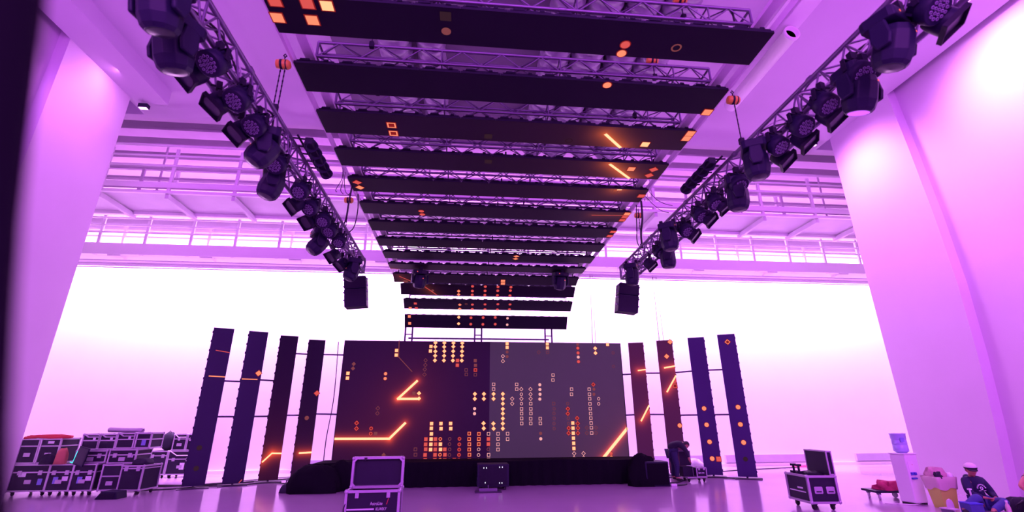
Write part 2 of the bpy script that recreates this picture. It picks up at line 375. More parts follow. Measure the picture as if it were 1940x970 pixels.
for i, (y0, y1) in enumerate(STRIP_Y):
    yc = (y0 + y1) / 2
    truss((-2.0, yc, 6.16), (3.3, yc, 6.16), .22, 'crosswise aluminium truss above the LED ceiling, %s of them' % DIST[i], 'crosswise trusses above the LED ceiling', r=.02, rb=.009, bay=.27, name='cross_truss')
for i, (x0, x1, y, z) in enumerate(((-2.0, 3.3, 13.85, 6.05), (-1.95, 3.45, 14.95, 5.95), (-1.9, 3.45, 15.75, 5.62))):
    truss((x0, y, z), (x1, y, z), .18, 'crosswise aluminium truss where the LED ceiling bends down, %s of three' % ['nearest', 'middle', 'farthest'][i], 'crosswise trusses above the LED ceiling', r=.016, rb=.007, bay=.3, name='cross_truss')
def rail(x0, z0, w, label, mt='steel_white'):
    o = MB().b2((x0, 2.5, z0), (x0 + w, 14.0, z0 + .05)).b2((x0 + w * .4, 2.5, z0 + .05), (x0 + w * .6, 14.0, z0 + .12)).build('ceiling_rail', M[mt])
    tag(o, label, 'rail', 'white rails carrying the LED ceiling')
rail(-2.23, 5.82, .035, 'thin white rail along the left edge of the LED ceiling')
rail(3.43, 5.82, .035, 'thin white rail along the right edge of the LED ceiling')
rail(-2.12, 5.98, .12, 'wide white rail just inside the left edge of the LED ceiling')
rail(3.28, 5.98, .12, 'wide white rail just inside the right edge of the LED ceiling')

# ------------------------------------------------------------------ display drawing (flat graphics a display is showing)
def glyph(mb, k, c, P, s, w=None):
    """P maps (u, v) in metres to a 3D point; s half size"""
    w = w or s * .28
    def ring(outer, inner, mi):
        n = len(outer); mb.add([P(*p) for p in outer] + [P(*p) for p in inner], [(i, (i + 1) % n, n + (i + 1) % n, n + i) for i in range(n)], mi)
    def poly(n, r, a0): return [(r * math.cos(a0 + 2 * math.pi * i / n), r * math.sin(a0 + 2 * math.pi * i / n)) for i in range(n)]
    mi = GI[c]
    if k in 'sS': sh = lambda r: poly(4, r * math.sqrt(2), math.pi / 4)
    elif k in 'dD': sh = lambda r: poly(4, r * 1.3, 0)
    else: sh = lambda r: poly(18, r, 0)
    return sh, mi, ring
def draw(mb, k, c, u, v, s, P, halo=True):
    sh, mi, ring = glyph(mb, k, c, None, s)
    add = lambda pts, d: [P(u + x, v + y, d) for x, y in pts]
    if k in 'sdc':
        pts = sh(s); mb.add(add(pts, .006), [tuple(range(len(pts)))], mi)
    else:
        o_, i_ = sh(s), sh(s * .68); n = len(o_)
        mb.add(add(o_, .006) + add(i_, .006), [(i, (i + 1) % n, n + (i + 1) % n, n + i) for i in range(n)], mi)
    if halo and c in 'yor':
        pts = sh(s * 1.22); mb.add(add(pts, .003), [tuple(range(len(pts)))], GI['h'])
def bar(mb, c, u0, v0, u1, v1, w, P):
    d = Vector((u1 - u0, v1 - v0)).normalized(); n = Vector((-d.y, d.x)) * w / 2; e = d * w * .3
    pts = [(u0 - e.x + n.x, v0 - e.y + n.y), (u0 - e.x - n.x, v0 - e.y - n.y), (u1 + e.x - n.x, v1 + e.y - n.y), (u1 + e.x + n.x, v1 + e.y + n.y)]
    mb.add([P(x, y, .008) for x, y in pts], [(0, 1, 2, 3)], GI['w' if c == 'y' else c])
def cliprange(pt, u0, u1, v0, v1): return (min(max(pt[0], u0), u1), min(max(pt[1], v0), v1))

def mesh_only(mb, m):
    o = mb.build('temp', m); d = o.data; bpy.data.objects.remove(o); return d
latch_mesh = mesh_only(MB().prism([(-.09, -.04), (.09, -.04), (.055, .035), (-.055, .035)], 0, .05), M['black'])
latch_mesh.name = 'latch'
def led_strip(x0, x1, A, B, label, glyphs, lines, gi, yt=None, zt=None):
    """A=(y,z) near/top edge, B=(y,z) far/bottom edge of the lit face"""
    A = Vector((0, *A)); B = Vector((0, *B)); v = (B - A); L = v.length; v.normalize(); nrm = Vector((1, 0, 0)).cross(v)
    if nrm.z > 0 or (abs(nrm.z) < .2 and nrm.y > 0): nrm = -nrm
    O = Vector((x0, A.y, A.z))
    t = thing('led_strip_panel', O, label, 'LED panel', 'black LED strips of the hanging LED ceiling')
    P = lambda u, w, d=0: Vector((u, 0, 0)) + v * w + nrm * d          # local: u along x from O
    Wd = x1 - x0
    # lit face
    segs = [(P(a[0] - x0, a[1], 0), P(b[0] - x0, b[1], 0), .8 if c == 'y' else .12) for c, w, a, b in lines]
    if segs: base = glow_mat('led_strip_face_%d' % gi, (.014, .010, .022), segs, spread=.7, gain=.16, glow=(1.0, .17, .03))
    else: base = M['led_black']
    mb = MB(); mb.add([P(0, 0), P(Wd, 0), P(Wd, L), P(0, L)], [(0, 1, 2, 3)], 0)
    for k, c, u, w in glyphs:
        s = .062 if k != 'c' else .055
        if gi >= 12: s = .045
        w = min(max(w, s * .9), L - s * .9)
        u = min(max(u, x0 + s), x1 - s)
        draw(mb, k, c, u - x0, w, s, P)
    for c, w_, a, b in lines:
        a = cliprange(a, x0 + .02, x1 - .02, .01, L - .01); b = cliprange(b, x0 + .02, x1 - .02, .01, L - .01)
        bar(mb, c, a[0] - x0, a[1], b[0] - x0, b[1], w_, P)
    mb.build('lit_face', [base] + GM, t)
    # cabinets behind the face, eleven of them side by side
    n = 11; cw = Wd / n; mb = MB(); back = -nrm
    R3 = Matrix(((1, v.x, back.x, 0), (0, v.y, back.y, 0), (0, v.z, back.z, 0), (0, 0, 0, 1)))
    for i in range(n):
        a = i * cw
        mb.b2((a + .002, .002, .004), (a + cw - .002, L - .002, .035), 0, R3)
        mb.prism([(a + .03, .01), (a + cw - .03, .01), (a + cw - .03, L - .01), (a + .03, L - .01)], .035, .06, 0, R3)
    mb.build('cabinet_row', M['black'], t)
    if zt is not None:
        for x in (.15, Wd / 2, Wd - .15):
            c = P(x, L / 2, 0); MB().tube(c + back * .05, Vector((c.x, yt - O.y, zt - O.z)), .014, 6).build('hanger', M['black'], t)
    RL = Matrix(((1, back.x, v.x, 0), (0, back.y, v.y, 0), (0, back.z, v.z, 0), (0, 0, 0, 1)))
    for i in range(n * 2):
        # latches stand up behind the near edge: a wide one and a narrow one on each cabinet
        o = bpy.data.objects.new('latch', latch_mesh); COL.objects.link(o); o.parent = t
        o.matrix_local = Matrix.Translation(P((i + .5) * cw / 2, .01) + back * .05) @ RL @ Matrix.Diagonal((1.0 if i % 2 == 0 else .42, 1, 1, 1))
    return t
SCREEN_GLYPHS = [('s', 'y', -2.21, 3.83), ('s', 'y', -2.21, 3.68), ('s', 'y', -3.67, 3.1), ('s', 'y', -3.67, 2.95), ('s', 'y', -1.11, 3.97), ('s', 'y', -1.12, 3.82), ('d', 'm', -3.52, 3.39), ('d', 'm', -3.53, 3.25), ('c', 'o', -2.5, 3.09), ('c', 'o', -2.5, 2.94), ('D', 'm', -2.65, 2.04), ('D', 'm', -2.65, 1.89), ('D', 'r', -3.25, 1.61), ('D', 'r', -3.24, 1.45), ('C', 'r', -2.8, 1.45), ('C', 'r', -2.8, 1.3), ('s', 'm', -2.65, 1.3), ('s', 'm', -1.57, 2.49), ('s', 'm', 0.35, 3.52), ('s', 'm', 0.36, 3.37), ('d', 'm', -2.36, 0.69), ('d', 'y', -1.41, 2.49), ('d', 'y', -1.4, 2.33), ('d', 'y', -0.97, 4.11), ('d', 'y', -0.97, 3.96), ('d', 'y', -0.96, 3.81), ('d', 'y', -0.96, 3.67), ('d', 'y', -0.96, 3.52), ('d', 'y', -0.68, 4.11), ('d', 'y', -0.68, 3.96), ('d', 'y', -0.67, 3.82), ('d', 'y', -0.67, 3.67), ('d', 'y', -0.67, 3.52), ('d', 'y', -0.38, 4.11), ('d', 'y', -0.38, 3.97), ('d', 'y', -0.38, 3.82), ('d', 'y', -0.38, 3.67), ('d', 'y', -0.38, 3.52), ('d', 'y', -0.09, 4.12), ('d', 'y', -0.09, 3.97), ('d', 'y', -0.09, 3.82), ('d', 'y', -0.09, 3.68), ('d', 'y', -0.09, 3.52), ('s', 'r', -0.23, 3.52), ('s', 'r', -0.23, 3.37), ('D', 'm', -1.26, 3.52), ('D', 'm', -1.26, 3.37), ('D', 'm', -1.27, 3.23), ('D', 'm', -1.27, 3.07), ('S', 'm', 0.06, 3.22), ('S', 'm', 0.07, 3.08), ('S', 'm', 0.36, 3.07), ('S', 'm', -1.42, 0.84), ('S', 'm', -1.41, 0.69), ('S', 'r', 0.36, 3.22), ('d', 'y', 0.36, 2.47), ('d', 'y', 0.36, 2.32), ('d', 'y', 0.65, 2.47), ('d', 'y', 0.65, 2.32), ('d', 'y', 0.65, 1.58), ('d', 'y', 0.66, 1.43), ('c', 'p', 0.36, 2.02), ('c', 'p', 0.36, 1.87), ('s', 'y', -0.97, 1.58), ('s', 'y', -0.97, 1.44), ('s', 'y', -0.96, 1.28), ('s', 'y', -0.96, 1.13), ('s', 'y', -0.96, 0.98), ('s', 'y', -0.96, 0.83), ('s', 'y', -0.68, 1.58), ('s', 'y', -0.67, 1.43), ('s', 'y', -0.38, 1.58), ('s', 'y', -0.37, 1.43), ('s', 'y', -0.67, 0.98), ('s', 'y', -0.66, 0.83), ('s', 'r', -1.12, 1.13), ('s', 'r', -1.12, 0.98), ('s', 'r', -1.11, 0.84), ('s', 'r', -1.12, 0.68), ('s', 'r', -1.11, 0.54), ('s', 'r', -0.83, 1.13), ('s', 'r', -0.82, 0.98), ('s', 'r', -0.82, 0.83), ('s', 'r', -0.82, 0.68), ('s', 'r', -0.82, 0.54), ('s', 'r', -0.53, 0.83), ('s', 'r', -0.52, 0.68), ('s', 'r', -0.52, 0.53), ('s', 'r', -0.23, 0.53), ('C', 'o', -0.68, 1.13), ('C', 'o', -0.67, 0.68), ('C', 'o', -0.66, 0.54), ('C', 'm', -0.39, 1.13), ('C', 'm', -0.39, 0.98), ('C', 'm', -0.38, 0.83), ('C', 'm', -0.38, 0.67), ('C', 'm', -0.38, 0.53), ('C', 'r', -0.09, 1.13), ('C', 'r', -0.09, 0.97), ('C', 'r', -0.09, 0.82), ('C', 'r', -0.09, 0.67), ('C', 'r', -0.09, 0.53), ('S', 'o', 0.21, 1.28), ('S', 'o', 0.21, 1.12), ('S', 'o', 0.22, 0.97), ('S', 'o', 0.22, 0.82), ('S', 'o', 0.23, 0.67), ('S', 'o', 0.23, 0.52), ('S', 'o', 0.51, 1.27), ('S', 'o', 0.51, 1.12), ('S', 'o', 0.51, 0.97), ('C', 'p', 0.51, 0.82), ('C', 'p', 0.51, 0.66), ('C', 'p', 0.51, 0.52), ('S', 'p', 0.81, 1.27), ('S', 'p', 0.82, 0.66), ('S', 'p', 0.82, 0.53), ('S', 'p', 1.11, 1.27), ('S', 'p', 1.11, 1.12), ('S', 'p', 1.11, 0.96), ('S', 'p', 1.11, 0.81), ('S', 'p', 1.41, 1.27), ('S', 'p', 1.41, 1.11), ('S', 'p', 0.96, 2.77), ('S', 'p', 0.96, 2.62), ('S', 'p', 1.71, 2.77), ('S', 'p', 1.71, 2.62), ('S', 'p', 2.46, 1.71), ('S', 'p', 2.46, 1.57), ('S', 'p', 2.92, 3.07), ('S', 'p', 2.91, 2.91), ('S', 'p', 3.52, 2.62), ('S', 'p', 3.51, 2.46), ('s', 'r', 0.81, 1.12), ('s', 'r', 0.81, 0.97), ('C', 'm', 0.81, 0.82), ('d', 'y', 0.96, 2.47), ('d', 'y', 0.96, 2.32), ('d', 'y', 0.96, 1.57), ('d', 'y', 0.97, 1.42), ('d', 'y', 1.26, 2.47), ('d', 'y', 1.26, 2.32), ('d', 'y', 1.26, 2.17), ('d', 'y', 1.26, 2.01), ('d', 'y', 1.26, 1.87), ('d', 'y', 1.26, 1.72), ('d', 'y', 1.26, 1.57), ('d', 'y', 1.26, 1.42), ('D', 'p', 1.56, 2.32), ('D', 'p', 1.56, 2.17), ('D', 'p', 1.86, 2.62), ('D', 'p', 1.86, 2.32), ('D', 'p', 2.16, 2.62), ('D', 'p', 2.16, 2.46), ('D', 'p', 2.16, 2.32), ('D', 'p', 1.26, 3.67), ('D', 'p', 1.26, 3.51), ('C', 'p', 1.86, 2.46), ('C', 'p', 1.86, 2.17), ('C', 'p', 4.41, 2.32), ('C', 'p', 4.4, 2.16), ('S', 'p', 1.86, 2.01), ('S', 'p', 1.86, 1.87), ('S', 'p', 1.86, 1.72), ('S', 'p', 1.86, 1.57), ('S', 'p', 2.16, 2.17), ('S', 'p', 2.16, 2.01), ('S', 'p', 2.16, 1.87), ('S', 'p', 2.15, 1.71), ('S', 'p', 2.15, 1.57), ('c', 'p', 2.47, 2.76), ('c', 'p', 2.47, 2.61), ('c', 'p', 2.47, 2.46), ('c', 'p', 2.46, 2.31), ('c', 'p', 2.46, 1.11), ('c', 'm', 2.46, 1.27), ('S', 'm', 2.91, 2.17), ('C', 'm', 2.92, 2.01), ('C', 'm', 2.91, 1.87), ('C', 'm', 2.91, 1.72), ('C', 'm', 2.9, 1.56), ('C', 'm', 2.9, 1.41), ('C', 'm', 3.37, 2.17), ('C', 'm', 3.37, 1.72), ('C', 'm', 3.37, 1.56), ('D', 'r', 3.37, 2.01), ('D', 'r', 3.36, 1.86), ('D', 'r', 3.37, 1.42), ('D', 'r', 3.36, 1.27), ('D', 'r', 3.66, 1.72), ('D', 'r', 3.67, 1.56), ('D', 'r', 3.67, 1.42), ('D', 'r', 3.66, 1.27), ('s', 'y', 3.51, 1.57), ('s', 'y', 3.51, 1.42), ('s', 'y', 3.51, 1.27), ('s', 'y', 3.51, 1.12), ('s', 'y', 3.51, 0.97), ('s', 'y', 3.51, 0.82), ('D', 'p', 3.51, 0.67), ('D', 'p', 3.5, 0.54), ('D', 'p', 3.81, 0.67), ('D', 'p', 3.81, 0.54), ('S', 'p', 4.11, 2.62), ('S', 'p', 4.11, 2.46), ('S', 'p', 4.11, 2.32), ('S', 'p', 4.11, 2.16), ('S', 'p', 4.11, 2.01), ('S', 'p', 4.11, 1.86), ('S', 'p', 4.11, 1.72), ('S', 'p', 4.11, 1.57), ('S', 'p', 4.11, 1.43), ('S', 'p', 4.11, 1.27), ('D', 'r', 4.26, 2.77), ('c', 'm', 4.27, 2.62), ('c', 'm', 4.26, 2.46), ('D', 'm', 3.96, 1.43), ('D', 'm', 4.26, 1.43), ('D', 'm', 4.25, 1.27), ('D', 'm', 3.95, 1.27), ('s', 'y', 1.4, 4.1), ('s', 'y', 1.4, 3.96), ('s', 'y', 2.76, 4.11), ('s', 'y', 2.76, 3.96), ('s', 'y', 4.84, 4.1), ('c', 'm', 1.4, 3.81), ('c', 'm', 1.4, 3.66), ('c', 'm', 3.8, 4.08), ('S', 'm', 2.76, 3.81), ('D', 'm', 2.46, 3.81), ('c', 'r', 3.8, 3.96), ('c', 'r', 3.8, 3.8), ('c', 'r', 3.8, 3.51), ('c', 'r', 4.7, 0.66), ('c', 'p', 3.8, 3.66), ('d', 'y', 4.4, 3.96), ('d', 'y', 4.4, 3.8), ('c', 'o', 4.7, 0.55), ('C', 'm', 4.99, 3.36), ('C', 'm', 5.01, 3.81)]
SCREEN_LINES = [['y', 0.035, [(-1.49, 2.87), (-2.06, 2.32), (-1.41, 2.32)]], ['y', 0.035, [(-3.85, 1.16), (-2.23, 1.15), (-1.78, 1.6)]], ['m', 0.012, [(-2.15, 4.15), (-2.13, 3.62), (-1.67, 3.16)]], ['y', 0.045, [(5.29, 1.4), (4.41, 0.5)]]]
STRIP_GLYPHS = {1: [('s', 'y', -1.56, 4.02), ('s', 'o', -1.77, 4.23), ('s', 'r', -1.76, 4.01), ('s', 'o', -2.15, 4.23), ('s', 'r', -2.09, 4.01), ('c', 'm', -0.31, 4.25), ('s', 'b', -0.31, 4.04), ('c', 'r', 1.78, 4.26), ('c', 'o', 1.78, 4.42), ('C', 'm', 2.4, 4.25)], 2: [('c', 'o', 1.77, 4.96), ('s', 'o', 3.42, 5.46)], 3: [('S', 'o', -1.18, 6.13), ('S', 'o', -1.18, 6.34), ('s', 'y', 2.78, 6.29), ('s', 'o', 3.38, 6.07), ('s', 'o', 3.38, 5.9), ('C', 'b', 1.54, 6.29), ('s', 'b', 0.27, 6.29)], 4: [('s', 'o', 2.82, 7.07), ('d', 'r', 3.22, 7.05), ('d', 'r', 3.22, 7.26), ('s', 'b', 0.31, 7.04)], 5: [('d', 'r', -2.06, 7.99), ('d', 'o', -2.05, 8.19), ('S', 'm', 2.79, 7.9), ('s', 'r', 3.39, 8.07)], 6: [('c', 'r', -0.99, 9.16), ('c', 'r', -0.98, 9.32), ('s', 'o', 3.4, 8.89), ('s', 'r', 3.41, 9.08), ('s', 'r', 3.41, 9.25)], 7: [('s', 'r', 3.4, 9.93), ('s', 'r', 3.42, 10.19)], 9: [('d', 'o', 1.3, 11.81), ('d', 'o', 1.3, 12.03)], 11: [('s', 'o', 1.11, 13.94), ('s', 'o', 1.12, 14.23), ('s', 'm', -1.85, 14.35)]}
STRIP_LINES = {3: [['y', 0.05, (2.07, 6.07), (2.41, 6.41)]], 4: [['y', 0.05, (2.4, 6.94), (2.89, 7.41)]], 6: [['r', 0.02, (2.63, 9.04), (3.48, 8.99)]], 5: [['y', 0.03, (2.82, 7.85), (2.89, 7.8)]], 11: [['r', 0.02, (-2.01, 13.81), (-1.6, 14.63)]], 10: [['r', 0.015, (-2.24, 13.16), (-1.97, 13.39)]]}
BACK12 = [[('d', 'o', -0.25, 5.61), ('d', 'o', -0.25, 5.49), ('c', 'm', -1.08, 5.61), ('c', 'r', 0.19, 5.74), ('c', 'r', 0.19, 5.62), ('c', 'r', 0.19, 5.5), ('c', 'r', 0.6, 5.74), ('c', 'r', 0.6, 5.63), ('c', 'r', 0.6, 5.51), ('c', 'r', 1.01, 5.75), ('c', 'r', 1.01, 5.64), ('c', 'r', 1.01, 5.51), ('c', 'r', 1.43, 5.76), ('c', 'r', 1.42, 5.65), ('c', 'r', 1.42, 5.52)], [['r', 0.02, (-1.43, 5.76), (-0.95, 5.44)]]]
BACK13 = [[('s', 'o', -1.85, 5.19), ('s', 'r', -1.67, 5.33), ('s', 'r', -1.65, 5.21), ('d', 'o', -0.21, 5.32), ('d', 'o', -0.21, 5.2), ('C', 'm', -0.0, 5.34), ('c', 'r', 0.21, 5.33), ('c', 'r', 0.21, 5.2), ('c', 'r', 0.63, 5.34), ('c', 'r', 0.64, 5.21), ('c', 'r', 1.06, 5.35), ('c', 'r', 1.06, 5.22), ('c', 'r', 1.47, 5.35), ('c', 'r', 1.47, 5.23)], []]
BACK14 = [[('s', 'o', -1.92, 5.04), ('s', 'o', -1.91, 4.83), ('d', 'y', -0.24, 5.04), ('d', 'y', -0.24, 4.84), ('c', 'r', 0.18, 5.03), ('c', 'r', 0.18, 4.83), ('c', 'r', 0.6, 5.04), ('c', 'r', 0.6, 4.83), ('c', 'r', 1.02, 5.05), ('c', 'r', 1.03, 4.84), ('c', 'p', 1.45, 5.03), ('c', 'p', 1.45, 4.83)], []]
PILLARS = [(-7.05, 14.55, 26), (-6.27, 15.04, 24), (-5.6, 15.75, 20), (-4.95, 16.5, 14), (6.03, 16.35, -14), (6.85, 15.8, -20), (7.68, 15.15, -24), (8.38, 14.5, -26)]
PILLAR_GRAPHICS = {0: [[('c', 'b', -0.03, 1.0), ('c', 'b', -0.01, 0.49)], [['r', 0.02, (-0.1, 3.6), (0.24, 3.56)], ['o', 0.03, (-0.14, 2.88), (0.25, 2.87)]]], 1: [[('d', 'o', 0.18, 3.02)], [['o', 0.03, (-0.22, 2.84), (0.17, 2.84)], ['r', 0.02, (0.15, 0.05), (0.21, 0.14)]]], 2: [[], [['y', 0.04, (-0.22, 0.55), (-0.0, 0.78)], ['y', 0.04, (-0.0, 0.78), (0.25, 0.77)]]], 3: [[('d', 'r', 0.25, 2.53), ('c', 'm', -0.01, 1.77)], [['y', 0.05, (-0.09, 0.74), (0.38, 0.75)]]], 4: [[], [['y', 0.04, (0.0, 3.28), (0.4, 3.31)], ['y', 0.05, (-0.05, 1.63), (0.42, 2.12)]]], 5: [[('d', 'o', 0.03, 3.7), ('S', 'r', 0.28, 2.72), ('c', 'o', 0.28, 1.48), ('d', 'o', 0.29, 4.2)], [['y', 0.05, (-0.08, 3.32), (0.39, 3.37)], ['y', 0.05, (-0.08, 2.54), (0.38, 3.05)]]], 6: [[('c', 'o', -0.03, 1.99), ('c', 'o', -0.02, 1.5), ('c', 'o', -0.0, 1.0), ('c', 'o', 0.01, 0.52), ('s', 'r', 0.21, 0.51)], []], 7: [[('D', 'o', 0.02, 4.0), ('c', 'o', 0.03, 2.01), ('c', 'o', 0.02, 1.51), ('c', 'o', 0.03, 1.0), ('c', 'b', 0.01, 0.54)], []]}
for i, (y0, y1) in enumerate(STRIP_Y):
    gl = [(k, c, x, y - y0) for k, c, x, y in STRIP_GLYPHS.get(i + 1, [])]
    ln = [(c, w, (a[0], a[1] - y0), (b[0], b[1] - y0)) for c, w, a, b in STRIP_LINES.get(i + 1, [])]
    led_strip(-2.2, 3.43, (y0, 5.79), (y1, 5.79), 'black LED strip %s, %s in the ceiling' % (DESC[i], DIST[i]), gl, ln, i + 1, (y0 + y1) / 2, 6.05)
TT = {12: (14.86, 5.87), 13: (15.66, 5.54), 14: (16.6, 5.0)}
def slope(i, A, B, x0, x1, data, label):
    gl, ln = data; dz = B[1] - A[1]; L = math.hypot(B[0] - A[0], dz)
    f = lambda z: (z - A[1]) / dz * L
    led_strip(x0, x1, A, B, label, [(k, c, x, f(z)) for k, c, x, z in gl], [(c, w, (a[0], f(a[1])), (b[0], f(b[1]))) for c, w, a, b in ln], i, *TT[i])
gl = [(k, c, x, y - 13.68) for k, c, x, y in STRIP_GLYPHS.get(11, [])]; ln = [(c, w, (a[0], a[1] - 13.68), (b[0], b[1] - 13.68)) for c, w, a, b in STRIP_LINES.get(11, [])]
led_strip(-2.2, 3.44, (13.68, 5.79), (14.13, 5.66), 'slightly tipped black LED strip with a slanting red line, eleventh in the ceiling', gl, ln, 11, 13.85, 5.97)
slope(12, (14.65, 5.76), (14.98, 5.50), -2.09, 3.55, BACK12, 'tilted black LED strip with rows of dim red discs, twelfth of the LED ceiling')
slope(13, (15.31, 5.43), (15.71, 5.20), -2.05, 3.59, BACK13, 'tilted black LED strip with discs and pink squares, thirteenth of the LED ceiling')
slope(14, (16.14, 5.10), (16.40, 4.70), -2.08, 3.57, BACK14, 'lowest black LED strip just above the big screen')

# ------------------------------------------------------------------ main LED screen
YS = 15.8; sx0, sx1, sz0, sz1 = -3.86, 5.27, .40, 4.14; split = .83
t = thing('video_wall', (sx0, YS, 0), 'wide LED screen behind the stage, left half black, right half grey', 'screen')
segs = []
for c, w, pts in SCREEN_LINES:
    for a, b in zip(pts, pts[1:]): segs.append((Vector((a[0] - sx0, 0, a[1])), Vector((b[0] - sx0, 0, b[1])), {'y': 1.0, 'm': .05}[c], c))
PS = lambda u, w, d=0: Vector((u - sx0, -d, w))
for (xa, xb, nm) in ((sx0, split, 'black_display_half'), (split, sx1, 'grey_display_half')):
    sg = [s[:3] for s in segs if s[3] == 'y' and ((s[0].x + sx0 < split) == (xa == sx0))]
    if xa == sx0: base = glow_mat('screen_black_face', (.012, .008, .020), sg, spread=.42, gain=.17, back=(.014, .002, .024), bs=.8)
    else: base = glow_mat('screen_grey_face', (.06, .05, .06), sg, spread=.40, gain=.26, back=(.026, .019, .032), bs=1.0)
    mb = MB(); mb.add([PS(xa, sz0), PS(xb, sz0), PS(xb, sz1), PS(xa, sz1)], [(0, 1, 2, 3)], 0)
    for k, c, x, z in SCREEN_GLYPHS:
        if not (xa <= x < xb) or z < sz0 + .05: continue
        z = min(z, sz1 - .05); s = .05 if k not in 'dD' else .052
        draw(mb, k, c, x, z, s, PS, halo=True)
    for c, w, pts in SCREEN_LINES:
        for a, b in zip(pts, pts[1:]):
            if xa <= (a[0] + b[0]) / 2 < xb: bar(mb, c, max(a[0], sx0 + .02), a[1], min(b[0], sx1 - .02), b[1], w * 2.0, PS)
    mb.build(nm, [base] + GM, t)
mb = MB(); nx, nz = 18, 7
for i in range(nx):
    for j in range(nz):
        x = (sx1 - sx0) * i / nx; z = sz0 + (sz1 - sz0) * j / nz
        mb.b2((x + .004, .01, z + .004), (x + (sx1 - sx0) / nx - .004, .09, z + (sz1 - sz0) / nz - .004))
mb.build('cabinet_grid', M['black'], t)
for sx in (-.02, sx1 - sx0 + .0):
    MB().b2((sx, -.01, sz0), (sx + .02, .11, sz1)).build('side_edge', M['black'], t)
# scaffold behind the screen, seen above its top edge
for i, (x, side) in enumerate(((-1.95, 'left'), (.45, 'middle'), (2.95, 'right'))):
    t = thing('scaffold_tower', (x, 16.6, 0), 'dark pipe tower behind the LED screen, the %s one' % side, 'scaffold', 'pipe towers behind the LED screen')
    for dx in (-.12, .12):
        MB().tube((dx, 0, 0), (dx, 0, 4.75), .03).build('upright', M['pole'], t)
    for k in range(9): MB().tube((-.12, 0, .5 + .5 * k), (.12, 0, .5 + .5 * k), .02).build('rung', M['pole'], t)
o = MB().tube((-1.95, 16.55, 4.36), (2.95, 16.55, 4.36), .03).build('scaffold_crossbar', M['pole'])
tag(o, 'dark crossbar joining the pipe towers above the LED screen', 'pipe')

# ------------------------------------------------------------------ LED pillars
PN = ['leftmost dark LED pillar with two red lines near its top', 'second LED pillar from the left with one orange line', 'third LED pillar from the left with a bent amber line', 'LED pillar just left of the big screen with an amber line',
      'LED pillar just right of the big screen with a slanting bar', 'LED pillar with diamonds and a slanting bar behind the bending person', 'LED pillar with four orange discs and a pink square', 'rightmost LED pillar with a hollow diamond near its top']
clamp_mesh = mesh_only(MB().box((0, .01, 0), (.022, .07, .06)), M['black']); clamp_mesh.name = 'edge_clamp'
for i, (x, y, a) in enumerate(PILLARS):
    Hh = 4.25; Wp = .52
    t = thing('led_pillar', (x, y, 0), PN[i], 'LED pillar', 'upright LED pillars beside the screen', rz=math.radians(a))
    gl, ln = PILLAR_GRAPHICS[i]
    P = lambda u, w, d=0: Vector((u, -.05 - d, w))
    back = (0, 0, 0)
    if i in (4, 5): back = (.050, .006, .032)
    segs = [(P(*p), P(*q), .9) for c, w, p, q in ln if c == 'y']
    base = glow_mat('pillar_face_%d' % (i + 1), (.016, .010, .030), segs, spread=.5, gain=.16, back=back, bs=1.0) if segs else mat('pillar_face_%d' % (i + 1), (.018, .011, .055) if i < 3 else (.035, .014, .11), .5, spec=.25)
    mb = MB(); mb.add([P(-Wp / 2, .06), P(Wp / 2, .06), P(Wp / 2, Hh), P(-Wp / 2, Hh)], [(0, 1, 2, 3)], 0)
    for k, c, u, z in gl:
        s = .065; u = min(max(u, -Wp / 2 + s), Wp / 2 - s); z = min(z, Hh - s)
        draw(mb, k, c, u, z, s, P)
    for c, w, p, q in ln:
        p = cliprange(p, -Wp / 2 + .005, Wp / 2 - .005, .07, Hh); q = cliprange(q, -Wp / 2 + .005, Wp / 2 - .005, .07, Hh)
        bar(mb, c, *p, *q, w, P)
    mb.build('lit_face', [base] + GM, t)
    for k in range(8):
        z = .06 + (Hh - .06) * k / 8
        MB().b2((-Wp / 2 + .003, -.045, z + .003), (Wp / 2 - .003, .04, z + (Hh - .06) / 8 - .003)).b2((-.2, .04, z + .05), (.2, .075, z + .47)).build('cabinet', M['black'], t, bevel=.006)
    side = -1 if i < 4 else 1
    for k in range(16):
        z = .2 + k * .262
        o = bpy.data.objects.new('edge_clamp', clamp_mesh); COL.objects.link(o); o.parent = t
        o.location = (side * (Wp / 2 + .006), .02, z)
    MB().b2((-.36, -.25, 0), (.36, .30, .018)).build('base_plate', M['plate'], t)
    MB().tube((0, .12, .018), (0, .12, Hh - .1), .03).build('support_pole', M['pole'], t)
def bar_between(i, j, z0, z1, label):
    a = Vector(PILLARS[i][:2] + (0,)); b = Vector(PILLARS[j][:2] + (0,)); d = (b - a).normalized()
    n = Vector((-d.y, d.x, 0));
    if n.y < 0: n = -n
    o = MB().tube(a + n * .19 + Vector((0, 0, z0)) - d * .2, b + n * .19 + Vector((0, 0, z1)) + d * .2, .026).build('link_pipe', M['pole'])
    tag(o, label, 'pipe', 'pipes linking the LED pillars')
bar_between(0, 1, 2.78, 2.78, 'upper dark pipe between the two leftmost LED pillars')
bar_between(1, 2, 2.86, 2.86, 'upper dark pipe between the second and third LED pillars')
bar_between(2, 3, 3.72, 3.80, 'high dark pipe between third and fourth LED pillars')
bar_between(0, 1, 1.80, 1.80, 'lower dark pipe between the two leftmost LED pillars')
bar_between(1, 2, 1.80, 1.82, 'lower dark pipe between the second and third LED pillars')
bar_between(2, 3, 1.84, 1.86, 'lower dark pipe between third and fourth LED pillars')
bar_between(4, 5, 3.22, 3.16, 'upper dark pipe right of the big screen')
bar_between(5, 6, 3.16, 3.20, 'upper dark pipe in the middle of the right pillars')
bar_between(6, 7, 3.20, 3.16, 'upper dark pipe between the two rightmost LED pillars')
bar_between(4, 5, 1.84, 1.82, 'lower dark pipe right of the big screen')
bar_between(5, 6, 1.80, 1.80, 'lower dark pipe in the middle of the right pillars')
